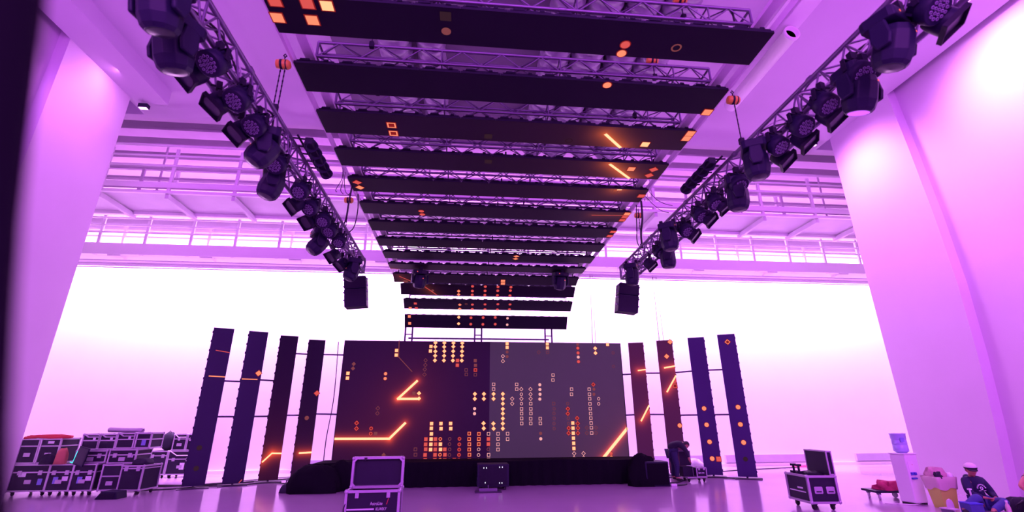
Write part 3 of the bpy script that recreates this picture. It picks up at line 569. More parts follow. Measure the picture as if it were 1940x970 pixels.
bar_between(6, 7, 1.80, 1.80, 'lower dark pipe between the two rightmost LED pillars')
for (a, b, lb) in (((-4.8, 16.7, 3.8), (-3.6, 16.2, 3.72), 'high dark pipe from fourth LED pillar to the screen'), ((-4.8, 16.7, 1.9), (-3.6, 16.2, 1.86), 'lower dark pipe from fourth LED pillar to the screen'),
                   ((5.1, 16.2, 3.12), (6.1, 16.6, 3.2), 'upper dark pipe from the screen to the right pillars'), ((5.1, 16.2, 1.8), (6.1, 16.6, 1.84), 'lower dark pipe from the screen to the right pillars')):
    tag(MB().tube(a, b, .028).build('link_pipe', M['pole']), lb, 'pipe', 'pipes linking the LED pillars')

# ------------------------------------------------------------------ stage
t = thing('stage', (.7, 14.6, 0), 'low stage with a black drape front before the LED screen', 'stage')
MB().b2((-4.0, 13.95, .50), (5.35, 15.6, .58)).build('deck', M['drape'], t, world=True)
def drape_mesh(x0, x1, y, z0, z1, seed, n=None, amp=.03):
    rnd = random.Random(seed); n = n or int((x1 - x0) * 14); mb = MB(); vs = []; fs = []
    ph = rnd.uniform(0, 6)
    for k in range(2):
        for i in range(n + 1):
            x = x0 + (x1 - x0) * i / n; w = amp * (math.sin(x * 21 + ph) + .5 * math.sin(x * 9.3 + ph * 2))
            for z in (z0, (z0 + z1) / 2, z1): vs.append((x, y + w * (1.15 - .5 * (z - z0) / (z1 - z0)) + k * .02, z + (0 if z < z1 else .015 * math.sin(x * 2.3 + ph))))
    m = n + 1
    for k in range(2):
        o = k * m * 3
        for i in range(n):
            for j in range(2):
                q = (o + i * 3 + j, o + (i + 1) * 3 + j, o + (i + 1) * 3 + j + 1, o + i * 3 + j + 1)
                fs.append(q if k == 0 else tuple(reversed(q)))
    return mb.add(vs, fs, 0, True)
drape_mesh(-4.0, 5.35, 13.9, .0, .62, 3).build('drape', M['drape'], t, world=True)
for x in (-3.6, -1.3, 1.0, 3.3, 5.1):
    MB().tube((x, 14.2, 0), (x, 14.2, .5), .03).build('leg', M['alu'], t, world=True)
    MB().tube((x, 15.4, 0), (x, 15.4, .5), .03).build('leg', M['alu'], t, world=True)
def heap(name, loc, size, seed, m, label, cat, amp=.16):
    o = MB().blob((0, 0, 0), size, seed, amp).build(name, m, loc=None); o.location = loc; return tag(o, label, cat)
heap('covered_equipment', (-3.62, 13.35, 0), (1.25, .7, .62), 4, M['drape'], 'black cloth heap over equipment at the left end of the stage', 'cloth', .14)
heap('black_cloth_bundle', (-3.05, 13.62, 0), (.8, .4, .70), 14, M['drape'], 'black cloth hump leaning on the left stage front', 'cloth', .10)
heap('black_cloth_bundle', (4.82, 13.45, .0), (.80, .55, .80), 9, M['drape'], 'black cloth hump rising above the right stage end', 'cloth', .12)
t = thing('subwoofer', (5.15, 13.5, 0), 'black box speaker at the right end of the stage', 'speaker')
MB().b2((-.32, -.3, 0), (.32, .3, .60)).build('cabinet', M['blackp'], t, bevel=.02)
MB().b2((-.28, -.315, .04), (.28, -.302, .56)).build('grille', M['drape'], t)
t = thing('tool_bag', (-4.25, 13.4, 0), 'small dark bag on the floor left of the stage', 'bag')
MB().blob((0, 0, 0), (.40, .3, .20), 5, .06).build('body', M['dark_cloth'], t)
MB().path([(-.08, 0, .18), (-.06, 0, .27), (0, 0, .30), (.06, 0, .27), (.08, 0, .18)], .012).build('handle', M['cable'], t)
t = thing('amplifier_rack', (.8, 13.35, 0), 'black rack with tiny lights at the middle of the stage front', 'rack')
MB().b2((-.40, -.28, .08), (.40, .28, .60)).build('cabinet', M['blackp'], t, bevel=.01)
MB().b2((-.34, -.30, .12), (.34, -.285, .56)).build('front_panel', M['black'], t)
for x, z in ((-.24, .52), (-.17, .52), (.16, .53), (.23, .53), (-.2, .18), (.16, .17), (.22, .17)):
    MB().b2((x - .008, -.308, z - .016), (x + .008, -.301, z + .016)).build('indicator_light', M['led_white'], t)
for x in (-.3, .3):
    for y in (-.2, .2): MB().tube((x, y, 0), (x, y, .08), .03).build('foot', M['rubber'], t)
t = thing('floor_plate', (.66, 12.75, 0), 'small black stand on the floor before the stage rack', 'stand')
MB().b2((-.32, -.14, 0), (.32, .14, .03)).build('base', M['plate'], t, bevel=.005)
MB().b2((-.22, -.05, .03), (.22, .05, .09)).tube((0, 0, .09), (0, 0, .16), .012).build('holder', M['alu'], t)
# ------------------------------------------------------------------ lamps on the two trusses
# Every proto hangs from z = 0 (its clamp on the truss chord) downwards.
def make_led_par():
    t = thing('led_par_lamp', (0, 0, 0), '', 'lamp')
    MB().b2((-.03, -.025, -.05), (.03, .025, .03)).tube((0, 0, -.07), (0, 0, -.03), .01).build('clamp', M['black'], t)
    mb = MB()
    mb.b2((-.125, -.02, -.075), (.125, .02, -.065))
    for s in (-1, 1): mb.b2((s * .12 - .006, -.02, -.19), (s * .12 + .006, .02, -.065))
    mb.build('yoke', M['black'], t)
    T = Matrix.Translation((0, 0, -.19)) @ frame_z((0, -.60, -.80))
    mb = MB().lathe([(.05, -.12), (.085, -.10), (.095, -.03), (.105, -.02), (.115, .0), (.115, .085), (.108, .09)], 18, T=T)
    for k in range(8):
        a = k * math.pi / 4; mb.box((.092 * math.cos(a), .092 * math.sin(a), -.06), (.02, .02, .07), T=T)
    mb.build('housing', M['blackp'], t)
    mb = MB(); mb.lathe([(.104, .088), (.0001, .088)], 18, 0, T, caps=False)
    for n, R_ in ((1, 0), (6, .034), (12, .066), (0, .0)):
        for k in range(n):
            a = 2 * math.pi * k / max(n, 1); c = (R_ * math.cos(a), R_ * math.sin(a), .092)
            mb.lathe([(.014, .0), (.013, .006), (.008, .006), (.007, .002)], 8, 1, T @ Matrix.Translation(c), caps=False)
    mb.build('lens_plate', [M['glass'], M['lens']], t)
    return t
def make_can():
    t = thing('spot_lamp', (0, 0, 0), '', 'lamp')
    MB().b2((-.03, -.025, -.05), (.03, .025, .03)).tube((0, 0, -.07), (0, 0, -.03), .01).build('clamp', M['black'], t)
    mb = MB()
    for s in (-1, 1):
        mb.b2((s * .135 - .006, -.02, -.21), (s * .135 + .006, .02, -.14))
        mb.tube((0, 0, -.06), (s * .135, 0, -.145), .011)
    mb.build('yoke', M['black'], t)
    T = Matrix.Translation((0, 0, -.21)) @ frame_z((0, -.66, -.75))
    MB().lathe([(.055, -.12), (.09, -.11), (.104, -.06), (.106, .0), (.108, .05)], 18, T=T).build('housing', M['blackp'], t)
    mb = MB()
    mb.prism([(-.112, -.112), (.112, -.112), (.112, .112), (-.112, .112)], .05, .060, 0, T)
    for s in (-1, 1):
        mb.box((s * .108, 0, .075), (.008, .216, .03), 0, T); mb.box((0, s * .108, .075), (.216, .008, .03), 0, T)
    mb.build('colour_frame', M['black'], t)
    MB().lathe([(.095, .066), (.0001, .066)], 18, T=T, caps=False).build('lens', M['glass'], t)
    return t
def make_head(glow=False):
    t = thing('moving_head_lamp', (0, 0, 0), '', 'lamp')
    for y in (-.10, .10): MB().b2((-.03, y - .025, -.04), (.03, y + .025, .05)).build('clamp', M['black'], t)
    MB().prism([(-.15, -.13), (.15, -.13), (.17, -.09), (.17, .09), (.15, .13), (-.15, .13), (-.17, .09), (-.17, -.09)], -.14, -.04).build('base', M['blackp'], t, bevel=.012)
    MB().b2((.03, -.136, -.115), (.12, -.130, -.065)).build('display_window', M['glass'], t)
    MB().lathe([(.012, 0), (.0001, .002)], 10, T=Matrix.Translation((-.08, -.134, -.09)) @ frame_z((0, -1, 0))).build('indicator_light', M['led_dot'], t)
    for s in (-1, 1):
        MB().prism([(-.06, -.14), (.06, -.14), (.075, -.28), (.05, -.36), (-.05, -.36), (-.075, -.28)], -.018, .018,
                   T=Matrix.Translation((s * .165, 0, 0)) @ Matrix(((0, 0, 1, 0), (1, 0, 0, 0), (0, 1, 0, 0), (0, 0, 0, 1)))).build('yoke_arm', M['blackp'], t, bevel=.012)
    T = Matrix.Translation((0, 0, -.27)) @ Matrix.Rotation(math.radians(12), 4, 'X') @ Matrix.Rotation(math.pi, 4, 'X')
    MB().lathe([(.07, -.13), (.115, -.12), (.135, -.06), (.14, .0), (.142, .10), (.125, .17), (.10, .20)], 10, T=T, sm=False).build('head', M['blackp'], t, bevel=.008)
    o = MB().lathe([(.085, .202), (.0001, .215)], 18, T=T, caps=False).build('lens', M['lamp_glow'] if glow else M['glass'], t)
    if glow: o['label'] = 'glowing purple-white lens'
    MB().lathe([(.010, 0), (.0001, .002)], 10, T=Matrix.Translation((.05, -.14, -.25)) @ frame_z((0, -1, 0))).build('indicator_light', M['led_dot'], t)
    return t
par0, can0, head0, glow0 = make_led_par(), make_can(), make_head(), make_head(True)
for o in (par0, can0): pass
def hold(o, xs, zc=4.755):
    # short clamp arm from the lamp's clamp to the nearest truss chord
    x = min(xs, key=lambda q: abs(q - o.location.x)); inv = Matrix.LocRotScale(o.location, o.rotation_euler, None).inverted()
    a = inv @ Vector((o.location.x, o.location.y, o.location.z)); b = inv @ Vector((x, o.location.y, zc))
    if (b - a).length > .02: MB().tube(a + Vector((0, 0, -.02)), b, .012, 6).build('clamp_arm', M['black'], o)
    return o
def aim(o, deg):
    p = Matrix.Translation((0, 0, -.27)); r = p @ Matrix.Rotation(R_(deg), 4, 'X') @ p.inverted()
    for c in o.children:
        if c.name.split('.')[0] in ('head', 'lens'): c.matrix_local = r @ c.matrix_local
CH = {'L': (-2.575, -2.285), 'R': (3.595, 3.885)}
used = {k: [False] for k in ('par', 'can', 'head', 'glow')}
FIX = {'LI': [(-2.24, 3.57, 4.58), (-2.25, 4.04, 4.58), (-2.26, 4.48, 4.58), (-2.32, 5.31, 4.58), (-2.26, 6.01, 4.58), (-2.28, 6.54, 4.58), (-2.23, 6.96, 4.58), (-2.23, 7.41, 4.58), (-2.21, 7.84, 4.58)], 'LO': [(-2.49, 3.68, 4.55), (-2.48, 4.09, 4.55), (-2.47, 4.56, 4.55), (-2.46, 6.39, 4.55), (-2.44, 6.95, 4.55), (-2.48, 8.57, 4.55), (-2.46, 9.07, 4.55)], 'LM': [(-2.24, 2.82, 4.4), (-2.38, 3.24, 4.4), (-2.25, 4.75, 4.4), (-2.45, 5.53, 4.4), (-2.47, 7.64, 4.4), (-2.24, 9.12, 4.4)], 'RI': [(3.46, 2.47, 4.58), (3.47, 3.17, 4.58), (3.48, 3.58, 4.58), (3.49, 3.98, 4.58), (3.47, 4.34, 4.58), (3.53, 5.24, 4.58), (3.51, 5.79, 4.58), (3.5, 6.27, 4.58), (3.55, 6.89, 4.58), (3.54, 7.97, 4.58)], 'RO': [(3.64, 2.5, 4.53), (3.65, 3.7, 4.53), (3.66, 4.13, 4.53), (3.67, 4.52, 4.53), (3.63, 5.8, 4.53), (3.63, 6.26, 4.53), (3.67, 6.92, 4.53), (3.59, 8.51, 4.53)], 'RM': [(3.33, 2.67, 4.4), (3.52, 3.23, 4.4), (3.3, 4.5, 4.4), (3.56, 5.34, 4.4), (3.28, 6.91, 4.4), (3.64, 7.81, 4.4), (3.38, 8.99, 4.4)]}
R_ = math.radians
held = []; heads = []
LPAR = ['nearest', 'second nearest', 'third nearest', 'fourth nearest', 'fifth nearest', 'sixth nearest', 'seventh nearest', 'eighth nearest', 'ninth nearest', 'farthest']
for side, key, sgn in (('left', 'L', -1), ('right', 'R', 1)):
    row = FIX[key + 'I']
    for i, (x, y, z) in enumerate(row):
        w = LPAR[i] if i < len(row) - 1 else 'farthest'
        o = place(par0, used['par'], (x, y, z + .19), (R_(random.uniform(-8, 8)), 0, R_(sgn * 10 + random.uniform(-12, 12))),
              'round multi-lens LED lamp on the %s truss, %s of inner row' % (side, w), 'round LED lamps on the %s truss' % side); held.append((o, CH[key]))
    row = FIX[key + 'O']
    for i, (x, y, z) in enumerate(row):
        w = LPAR[i] if i < len(row) - 1 else 'farthest'
        o = place(can0, used['can'], (x, y, z + .20), (R_(random.uniform(-6, 6)), 0, R_(sgn * (46 if sgn < 0 else 52) + random.uniform(-10, 10))),
              'square-framed dark spot lamp on the %s truss, %s of outer row' % (side, w), 'framed spot lamps on the %s truss' % side); held.append((o, CH[key]))
    row = FIX[key + 'M']
    for i, (x, y, z) in enumerate(row):
        w = LPAR[i] if i < len(row) - 1 else 'farthest'
        g = (key == 'R' and i == 1)
        o = place(glow0 if g else head0, used['glow' if g else 'head'], (x, y, z + .30), (0, 0, R_(sgn * (12 if i < 2 else 62) + random.uniform(-10, 10))),
              'large black moving-head lamp on %s truss, %s of its kind%s' % (side, w, ', glowing' if g else ''), 'moving-head lamps on the %s truss' % side); held.append((o, CH[key])); heads.append((o, 8 if i < 2 else (-42, -28, -48, -35, -20)[i - 2] * (1 if key == 'L' else .3)))
for x, y, z, lb in ((-1.33, 13.1, 5.76, 'left'), (2.74, 13.1, 5.80, 'right')):
    o = place(head0, used['head'], (x, y, z), (R_(6), 0, R_(15)), 'black moving-head lamp hanging below the far end of the LED ceiling, the %s one' % lb, 'moving-head lamps below the LED ceiling'); o.scale = (1.3, 1.3, 1.15)
for o, xs in held: hold(o, xs)
for o, a in heads: aim(o, a)
# multi-cell lamp bars beside the trusses
def lamp_bar(loc, label, sgn):
    t = thing('lamp_bar', loc, label, 'lamp', 'multi-cell lamp bars beside the trusses')
    MB().b2((-.05, -.45, -.04), (.05, .45, .06)).build('housing', M['black'], t, bevel=.01)
    for k in range(5):
        T = Matrix.Translation((0, -.36 + .18 * k, -.0)) @ frame_z((-sgn * .55, -.25, -.8))
        MB().lathe([(.05, -.05), (.08, -.03), (.085, .05), (.078, .05), (.05, .01), (.0001, .0)], 14, T=T).build('lamp_cell', M['blackp'], t)
    MB().tube((sgn * .13, -.48, .06), (sgn * .13, .42, .06), .014).build('side_tube', M['black'], t)
    for k in range(5):
        MB().tube((0, -.4 + .19 * k, .05), (sgn * .22, -.4 + .19 * k, .07), .012).build('arm', M['black'], t)
lamp_bar((-2.06, 5.87, 5.0), 'black bar of five round lamps beside the left truss', -1)
lamp_bar((3.34, 5.87, 5.0), 'black bar of five round lamps beside the right truss', 1)
# ------------------------------------------------------------------ hoists, chains and cables
def hoist(loc, zhook, label, m='orange', two=True, group='chain hoists above the lamp trusses', dx=.0):
    t = thing('chain_hoist', loc, label, 'hoist', group)
    T = Matrix.Rotation(math.pi / 2, 4, 'Y')
    MB().lathe([(.03, -.09), (.055, -.08), (.06, -.03), (.06, .05), (.045, .075), (.03, .08)], 14, T=T).build('body', M[m], t)
    MB().lathe([(.063, -.035), (.063, -.005)], 14, T=T).lathe([(.061, .03), (.061, .045)], 14, T=T).build('black_band', M['black'], t)
    MB().path([(0, 0, .05), (.0, 0, .10), (.02, 0, .13), (0, 0, .16), (-.02, 0, .13), (0, 0, .11)], .008).build('hook', M['black'], t)
    L = loc[2] - zhook
    for s in ((-1, 1) if two else (0,)):
        mb = MB(); n = int(L / .035)
        for k in range(n):
            z = -.05 - k * L / n; mb.box((s * .025 + dx * k / n, 0, z - .015), (.016 if k % 2 else .006, .006 if k % 2 else .016, .034))
        mb.build('chain', M['black'], t)
    MB().b2((-.03 + dx, -.03, -L - .06), (.03 + dx, .03, -L + .03)).build('lower_hook', M['black'], t, bevel=.01)
    return t
hoist((-2.30, 4.91, 5.74), 5.12, 'orange chain hoist with two chains near the LED ceiling left edge')
hoist((3.58, 5.08, 5.76), 5.12, 'orange chain hoist with one chain near the LED ceiling right edge', two=False)
hoist((-2.36, 8.71, 5.76), 5.08, 'yellow and black chain hoist farther along the left edge', 'yellow', False)
hoist((3.62, 8.92, 5.76), 5.08, 'brown chain hoist farther along the right edge', 'orange', False)
for x, y, w in ((-1.32, 5.05, 'left'), (2.55, 4.25, 'right'), (-1.4, 6.0, 'left'), (2.62, 6.2, 'right'), (2.6, 5.3, 'right')):
    hoist((x, y, 6.55), 6.27, 'rust-orange hoist above the %s crosswise truss, %s side' % ({5.05: 'second', 4.25: 'nearest', 6.0: 'third', 6.2: 'third', 5.3: 'second'}[y], w), 'orange', False, 'chain hoists above the LED ceiling')
def cable(pts, r, label, m='cable', name='cable', group=None, cat='cable'):
    # Catmull-Rom through the points
    P = [Vector(p) for p in pts]; P = [P[0]] + P + [P[-1]]; out = []
    for i in range(1, len(P) - 2):
        for k in range(6):
            s = k / 6; a, b, c, d = P[i - 1:i + 3]
            out.append(.5 * ((2 * b) + (c - a) * s + (2 * a - 5 * b + 4 * c - d) * s * s + (3 * b - a - 3 * c + d) * s ** 3))
    out.append(P[-2]); o = MB().path([p - P[0] for p in out], r).build(name, M[m]); o.location = P[0]
    return tag(o, label, cat, group)
cable([(-2.2, 8.2, 5.8), (-2.25, 8.3, 5.5), (-2.32, 8.5, 5.25), (-2.42, 8.6, 5.08)], .016, 'thick black cable hanging to the far part of the left truss', group='cables hanging to the trusses')
cable([(-2.15, 8.5, 5.8), (-2.12, 8.5, 5.45), (-2.2, 8.65, 5.15), (-2.4, 8.8, 5.06)], .010, 'thin black cable hanging beside a thicker one to the left truss', group='cables hanging to the trusses')
cable([(3.45, 8.3, 5.8), (3.52, 8.5, 5.5), (3.58, 8.8, 5.28), (3.66, 9.0, 5.08)], .020, 'thick black cable hanging to the far part of the right truss', group='cables hanging to the trusses')
cable([(3.42, 8.5, 5.8), (3.46, 8.7, 5.35), (3.56, 9.0, 5.2), (3.66, 9.1, 5.06)], .010, 'thin black cable looping to the far part of the right truss', group='cables hanging to the trusses')
cable([(3.1, 4.1, 6.3), (3.18, 4.2, 6.12), (3.25, 4.1, 6.0), (3.3, 4.15, 5.88)], .012, 'black cable looping at the right end of the nearest crosswise truss')
cable([(4.73, 17, 10.7), (4.72, 17, 7.4), (4.64, 17, 4.1)], .012, 'thin wire hanging in front of the back wall right of the screen', group='wires before the back wall')
cable([(4.82, 17, 10.7), (4.80, 17, 7.4), (4.76, 17, 4.1)], .008, 'hair-thin wire close beside the one right of the screen', group='wires before the back wall')
cable([(7.22, 17, 10.7), (7.20, 17, 6.8), (7.18, 17, 1.2)], .012, 'long thin wire hanging between the right LED pillars', group='wires before the back wall')
cable([(7.36, 17, 10.7), (7.34, 17, 6.8), (7.40, 17, 1.2)], .008, 'second long thin wire hanging between the right LED pillars', group='wires before the back wall')
cable([(-4.1, 15.9, 4.1), (-4.02, 15.8, 2.4), (-4.05, 15.6, 1.2), (-4.0, 15.4, .5)], .014, 'black cable running down the left edge of the screen')
for k, (x, y) in enumerate(((-2.22, 7.55), (-2.22, 7.62), (-2.21, 7.68))):
    cable([(x, y, 5.82), (x + .02, y - .03, 5.6), (x - .05 + .06 * k, y - .06, 5.40 - .03 * (k == 0)), (x - .03 + .09 * k, y - .05, 5.33)], .006, 'loose wire end dangling left of the LED ceiling, %s from the left' % ORD[k], group='loose wires dangling at the LED ceiling')
for k, y in enumerate((7.9, 8.1)):
    cable([(3.46, y, 5.80), (3.62, y + .05, 5.66), (3.80, y + .1, 5.60 - .05 * k), (3.95, y + .1, 5.57 - .06 * k)], .006, 'loose wire sticking out right of the LED ceiling, %s one' % ('upper', 'lower')[k], group='loose wires dangling at the LED ceiling')
# small lamp leads along the trusses
for sx, nm in ((-2.43, 'left'), (3.74, 'right')):
    pts = [(sx + random.uniform(-.12, .12), 1.6 + k * .42, 4.98 + random.uniform(-.14, .07)) for k in range(21)]
    cable(pts, .012, 'black power lead winding through the %s truss' % nm, group='leads in the trusses')
    for q_, (rr, w_) in enumerate(((.008, 'pale'), (.010, 'grey'))):
        pts = [(sx + random.uniform(-.15, .15), 1.4 + k * .26, 4.95 + random.uniform(-.17, .12)) for k in range(34)]
        cable(pts, rr, '%s signal cable looping through the %s truss' % (w_, nm), ('steel_lilac', 'alu')[q_], group='leads in the trusses')
    pts = [(sx + random.uniform(-.14, .14), 1.5 + k * .31, 4.92 + random.uniform(-.16, .10)) for k in range(28)]
    cable(pts, .009, 'thin data lead tangled in the %s truss' % nm, group='leads in the trusses')
# ------------------------------------------------------------------ hanging speakers
def hung_speaker(loc, tilt, label, rz):
    t = thing('hanging_speaker', loc, label, 'speaker', 'speakers hanging at the truss ends', rot=(R_(4), R_(tilt), R_(rz)))
    for k, (z0, z1) in enumerate(((-.26, 0), (-.66, -.27))):
        MB().b2((-.23, -.18, z0), (.23, .2, z1)).build('cabinet', M['blackp'], t, bevel=.012)
        MB().b2((-.215, -.19, z0 + .02), (.215, -.181, z1 - .02)).build('grille', M['black'], t)
    MB().b2((-.2, -.1, .0), (.2, .1, .025)).tube((-.17, 0, .02), (0, 0, .24), .006).tube((.17, 0, .02), (0, 0, .24), .006).build('hanging_frame', M['alu_case'], t)
    for s in (-1, 1):
        for z in (-.05, -.2, -.33, -.5): MB().box((s * .245, -.1, z), (.035, .05, .03)).build('rigging_pin', M['alu'], t)
hung_speaker((-2.44, 10.3, 4.63), -6, 'pair of stacked black speakers hanging from the left truss end', 4)
hung_speaker((3.74, 10.3, 4.61), 7, 'pair of stacked black speakers hanging from the right truss end', -4)

# ------------------------------------------------------------------ flight cases
caster_mesh = mesh_only(MB().b2((-.03, -.03, .07), (.03, .03, .10)).b2((-.028, -.01, .03), (-.022, .03, .08)).b2((.022, -.01, .03), (.028, .03, .08))
    .lathe([(.038, -.018), (.045, -.012), (.045, .012), (.038, .018)], 12, T=Matrix.Translation((0, .012, .045)) @ Matrix.Rotation(math.pi / 2, 4, 'Y')), M['rubber']); caster_mesh.name = 'caster'
def frame_bars(w, d, z0, z1, r, skip=()):
    mb = MB(); x, y = w / 2, d / 2
    for s in (-1, 1):
        for e in (-1, 1):
            mb.box((s * x, e * y, (z0 + z1) / 2), (r, r, z1 - z0))
            mb.box((0, s * y, z0 if e < 0 else z1), (w, r, r)); mb.box((s * x, 0, z0 if e < 0 else z1), (r, d, r))
    return mb
def corners(w, d, z0, z1, r):
    mb = MB()
    for a in (-1, 1):
        for b in (-1, 1):
            for z in (z0, z1): mb.ball((a * w / 2, b * d / 2, z), r, n=10)
    return mb
def each_corner(w, d, z0, z1, r, parent):
    me = mesh_only(MB().ball((0, 0, 0), r, n=10), M['alu_case']); me.name = 'ball_corner'
    for a in (-1, 1):
        for b in (-1, 1):
            for z in (z0, z1):
                o = bpy.data.objects.new('ball_corner', me); COL.objects.link(o); o.parent = parent; o.location = (a * w / 2, b * d / 2, z)
def case(loc, w, d, h, label, rz=0, casters=True, split=.3, stickers=(), handle=True, group='flight cases piled at the left wall', open_lid=0.0, panel='panel', braces=False):
    t = thing('flight_case', loc, label, 'case', group, rz=R_(rz)); z0 = .10 if casters else .012
    zl = z0 + (h - z0) * (1 - split)
    MB().b2((-w / 2, -d / 2, z0), (w / 2, d / 2, h)).build('body', M[panel], t, bevel=.006)
    mb = frame_bars(w, d, z0 + .012, h - .012, .034); mb.box((0, -d / 2, zl), (w, .03, .028)).box((0, d / 2, zl), (w, .03, .028)).box((-w / 2, 0, zl), (.03, d, .028)).box((w / 2, 0, zl), (.03, d, .028))
    mb.build('edge_frame', M['alu_case'], t)
    each_corner(w, d, z0 + .014, h - .014, .032, t)
    for s in (-1, 1):
        if w > .45: MB().box((s * w * .28, -d / 2 - .014, zl - .01), (.09, .02, .10)).build('latch', M['alu_case'], t, bevel=.006)
    if handle: MB().box((0, -d / 2 - .012, z0 + (zl - z0) * .5), (.15, .016, .09)).build('handle', M['alu_case'], t, bevel=.008)
    for sx, sz, sw, sh, mm in stickers:
        MB().box((sx * w, -d / 2 - .006, z0 + sz * (h - z0)), (sw, .004, sh)).build('sticker', M[mm], t)
    if braces:
        mb = MB()
        for a, b in (((-.45, .98), (-.18, .80)), ((-.18, .80), (.45, .80))):
            mb.tube((a[0] * w, -d / 2 - .012, z0 + a[1] * (h - z0)), (b[0] * w, -d / 2 - .012, z0 + b[1] * (h - z0)), .016, 6)
        mb.build('brace', M['alu_case'], t)
    if casters:
        for a in (-1, 1):
            for b in (-1, 1):
                o = bpy.data.objects.new('caster', caster_mesh); COL.objects.link(o); o.parent = t; o.location = (a * (w / 2 - .08), b * (d / 2 - .08), 0)
    return t
Yc = 13.95
st_w = lambda *a: tuple(a)
case((-10.38, Yc, 0), .82, .7, .70, 'bottom case at the far left with a pink-white sticker', stickers=((-.2, .62, .16, .10, 'sticker'), (.32, .35, .10, .14, 'sticker_b')))
case((-9.66, Yc - .05, 0), .52, .7, .70, 'bottom case with a blue and a white sticker, second from the left', stickers=((-.15, .40, .11, .15, 'sticker_b'), (.24, .46, .13, .10, 'sticker')))
case((-9.12, Yc - .08, 0), .50, .7, .70, 'bottom case with blue arrow sticker and white label, third from the left', stickers=((-.12, .40, .11, .15, 'sticker_b'), (.26, .46, .13, .10, 'sticker')))
case((-8.50, Yc - .15, 0), .42, .6, .68, 'tall narrow two-door case right of the stickered bottom cases', split=.45, rz=4)
case((-7.93, Yc - .25, 0), .52, .6, .66, 'rightmost bottom case of the pile with a plain dark front', rz=-6, split=.12, handle=False)
case((-10.62, Yc, .70), .42, .6, .58, 'dark case on the far left bottom case, left one', casters=False)
case((-10.15, Yc, .70), .44, .6, .58, 'dark case on the far left bottom case, right one', casters=False, stickers=((0, .85, .14, .06, 'sticker'),))
case((-9.15, Yc, .70), .70, .6, .30, 'low wide case in the middle layer of the pile', casters=False, split=.4)
case((-8.42, Yc, .68), .62, .6, .34, 'low wide case in the middle layer, right one', casters=False, split=.4, stickers=((.3, .5, .12, .06, 'sticker'),))
for i, (x, w) in enumerate(((-9.30, .38), (-8.90, .38), (-8.48, .40), (-8.06, .34))):
    z = 1.0 if i < 2 else 1.02
    case((x, Yc + .02, z), w, .5, .38, 'small braced case on the top layer, %s from the left' % ORD[i], casters=False, split=.42, braces=(i < 3), handle=False, stickers=((.2, .72, .06, .08, 'sticker'),) if i < 3 else ((.05, .38, .10, .14, 'sticker_b'),))
o = MB().lathe([(.05, -.42), (.065, -.40), (.06, -.1), (.065, .25), (.07, .40), (.05, .42), (.03, .41), (.03, .3)], 14, T=frame_z((1, 0, -.03))).build('rolled_sheet', M['alu_case']); o.location = (-8.66, Yc - .02, 1.465)
tag(o, 'pale rolled-up sheet lying on top of the case pile', 'roll')
t = thing('strap_bundle', (-10.35, Yc - .1, 1.28), 'bundle of bright red straps on top of the left cases', 'straps')
for k in range(6):
    MB().path([(-.44 + .02 * k, -.2 + .05 * k, .02 + .018 * (k % 3)), (-.15, -.22 + .05 * k, .05 + .015 * (k % 2)), (.15, -.2 + .06 * k, .03 + .02 * (k % 3)), (.62 - .03 * k, -.2 + .05 * k, .035)], .034).build('strap', M['red_strap'], t)
heap('orange_cloth', (-9.75, 13.55, .70), (.26, .22, .36), 21, M['orange_cloth'], 'faded orange cloth crumpled among the left cases', 'cloth', .12)
heap('dark_bag', (-10.0, 13.52, .70), (.30, .22, .24), 22, M['dark_cloth'], 'small dark bag in front of the left cases', 'bag', .15)
t = thing('open_laptop', (-9.42, 13.50, .70), 'dark open laptop stood on edge with a cyan lit strip', 'laptop', rot=(0, R_(12), R_(-14)))
MB().b2((0, -.012, .0), (.30, .012, .42)).build('lid', M['blackp'], t, bevel=.004)
MB().b2((.02, -.016, .03), (.28, -.013, .39)).build('screen', M['glass'], t)
MB().b2((-.016, -.014, .05), (-.002, .0, .30)).b2((-.09, -.014, .02), (-.002, .0, .04)).build('light_strip', M['cyan'], t)
heap('folded_cover', (-7.93, Yc - .25, .66), (.44, .4, .15), 24, M['dark_cloth'], 'dark folded cover lying on the rightmost bottom case', 'cloth', .1)
t = thing('floor_monitor', (-8.02, 12.95, 0), 'low black wedge on the floor before the left cases', 'speaker')
MB().prism([(-.24, 0), (.24, 0), (.20, .15), (-.12, .17)], -.18, .18, T=Matrix.Rotation(math.pi / 2, 4, 'X')).build('body', M['blackp'], t, bevel=.01)
MB().b2((-.15, -.19, .02), (.17, -.181, .12)).build('grille', M['black'], t)
Yd = 17.6
g2 = 'flight cases in the second pile behind'
case((-9.62, Yd, 0), .56, .6, .80, 'dark wheeled case at the left of the second pile', group=g2, split=.2)
case((-8.92, Yd, 0), .76, .6, .80, 'wide wheeled case at the right of the second pile', group=g2, split=.35, braces=True, stickers=((.1, .35, .14, .2, 'sticker'),))
case((-9.08, Yd, .80), .38, .5, .50, 'small upper case beside the black bag on the second pile', group=g2, casters=False, braces=True, stickers=((-.1, .7, .06, .09, 'sticker'),))
case((-8.62, Yd, .80), .46, .5, .50, 'upper case behind the leftmost LED pillar', group=g2, casters=False, stickers=((.2, .45, .12, .2, 'sticker'), (-.1, .85, .05, .05, 'sticker')))
t = thing('black_bag', (-9.52, Yd - .05, .80), 'tall rounded black bag standing on the second case pile', 'bag')
MB().blob((0, 0, 0), (.42, .34, .56), 31, .04, flat=False).build('body', M['dark_cloth'], t)
MB().path([(-.05, -.05, .54), (0, -.05, .60), (.05, -.05, .54)], .012).build('handle', M['cable'], t)

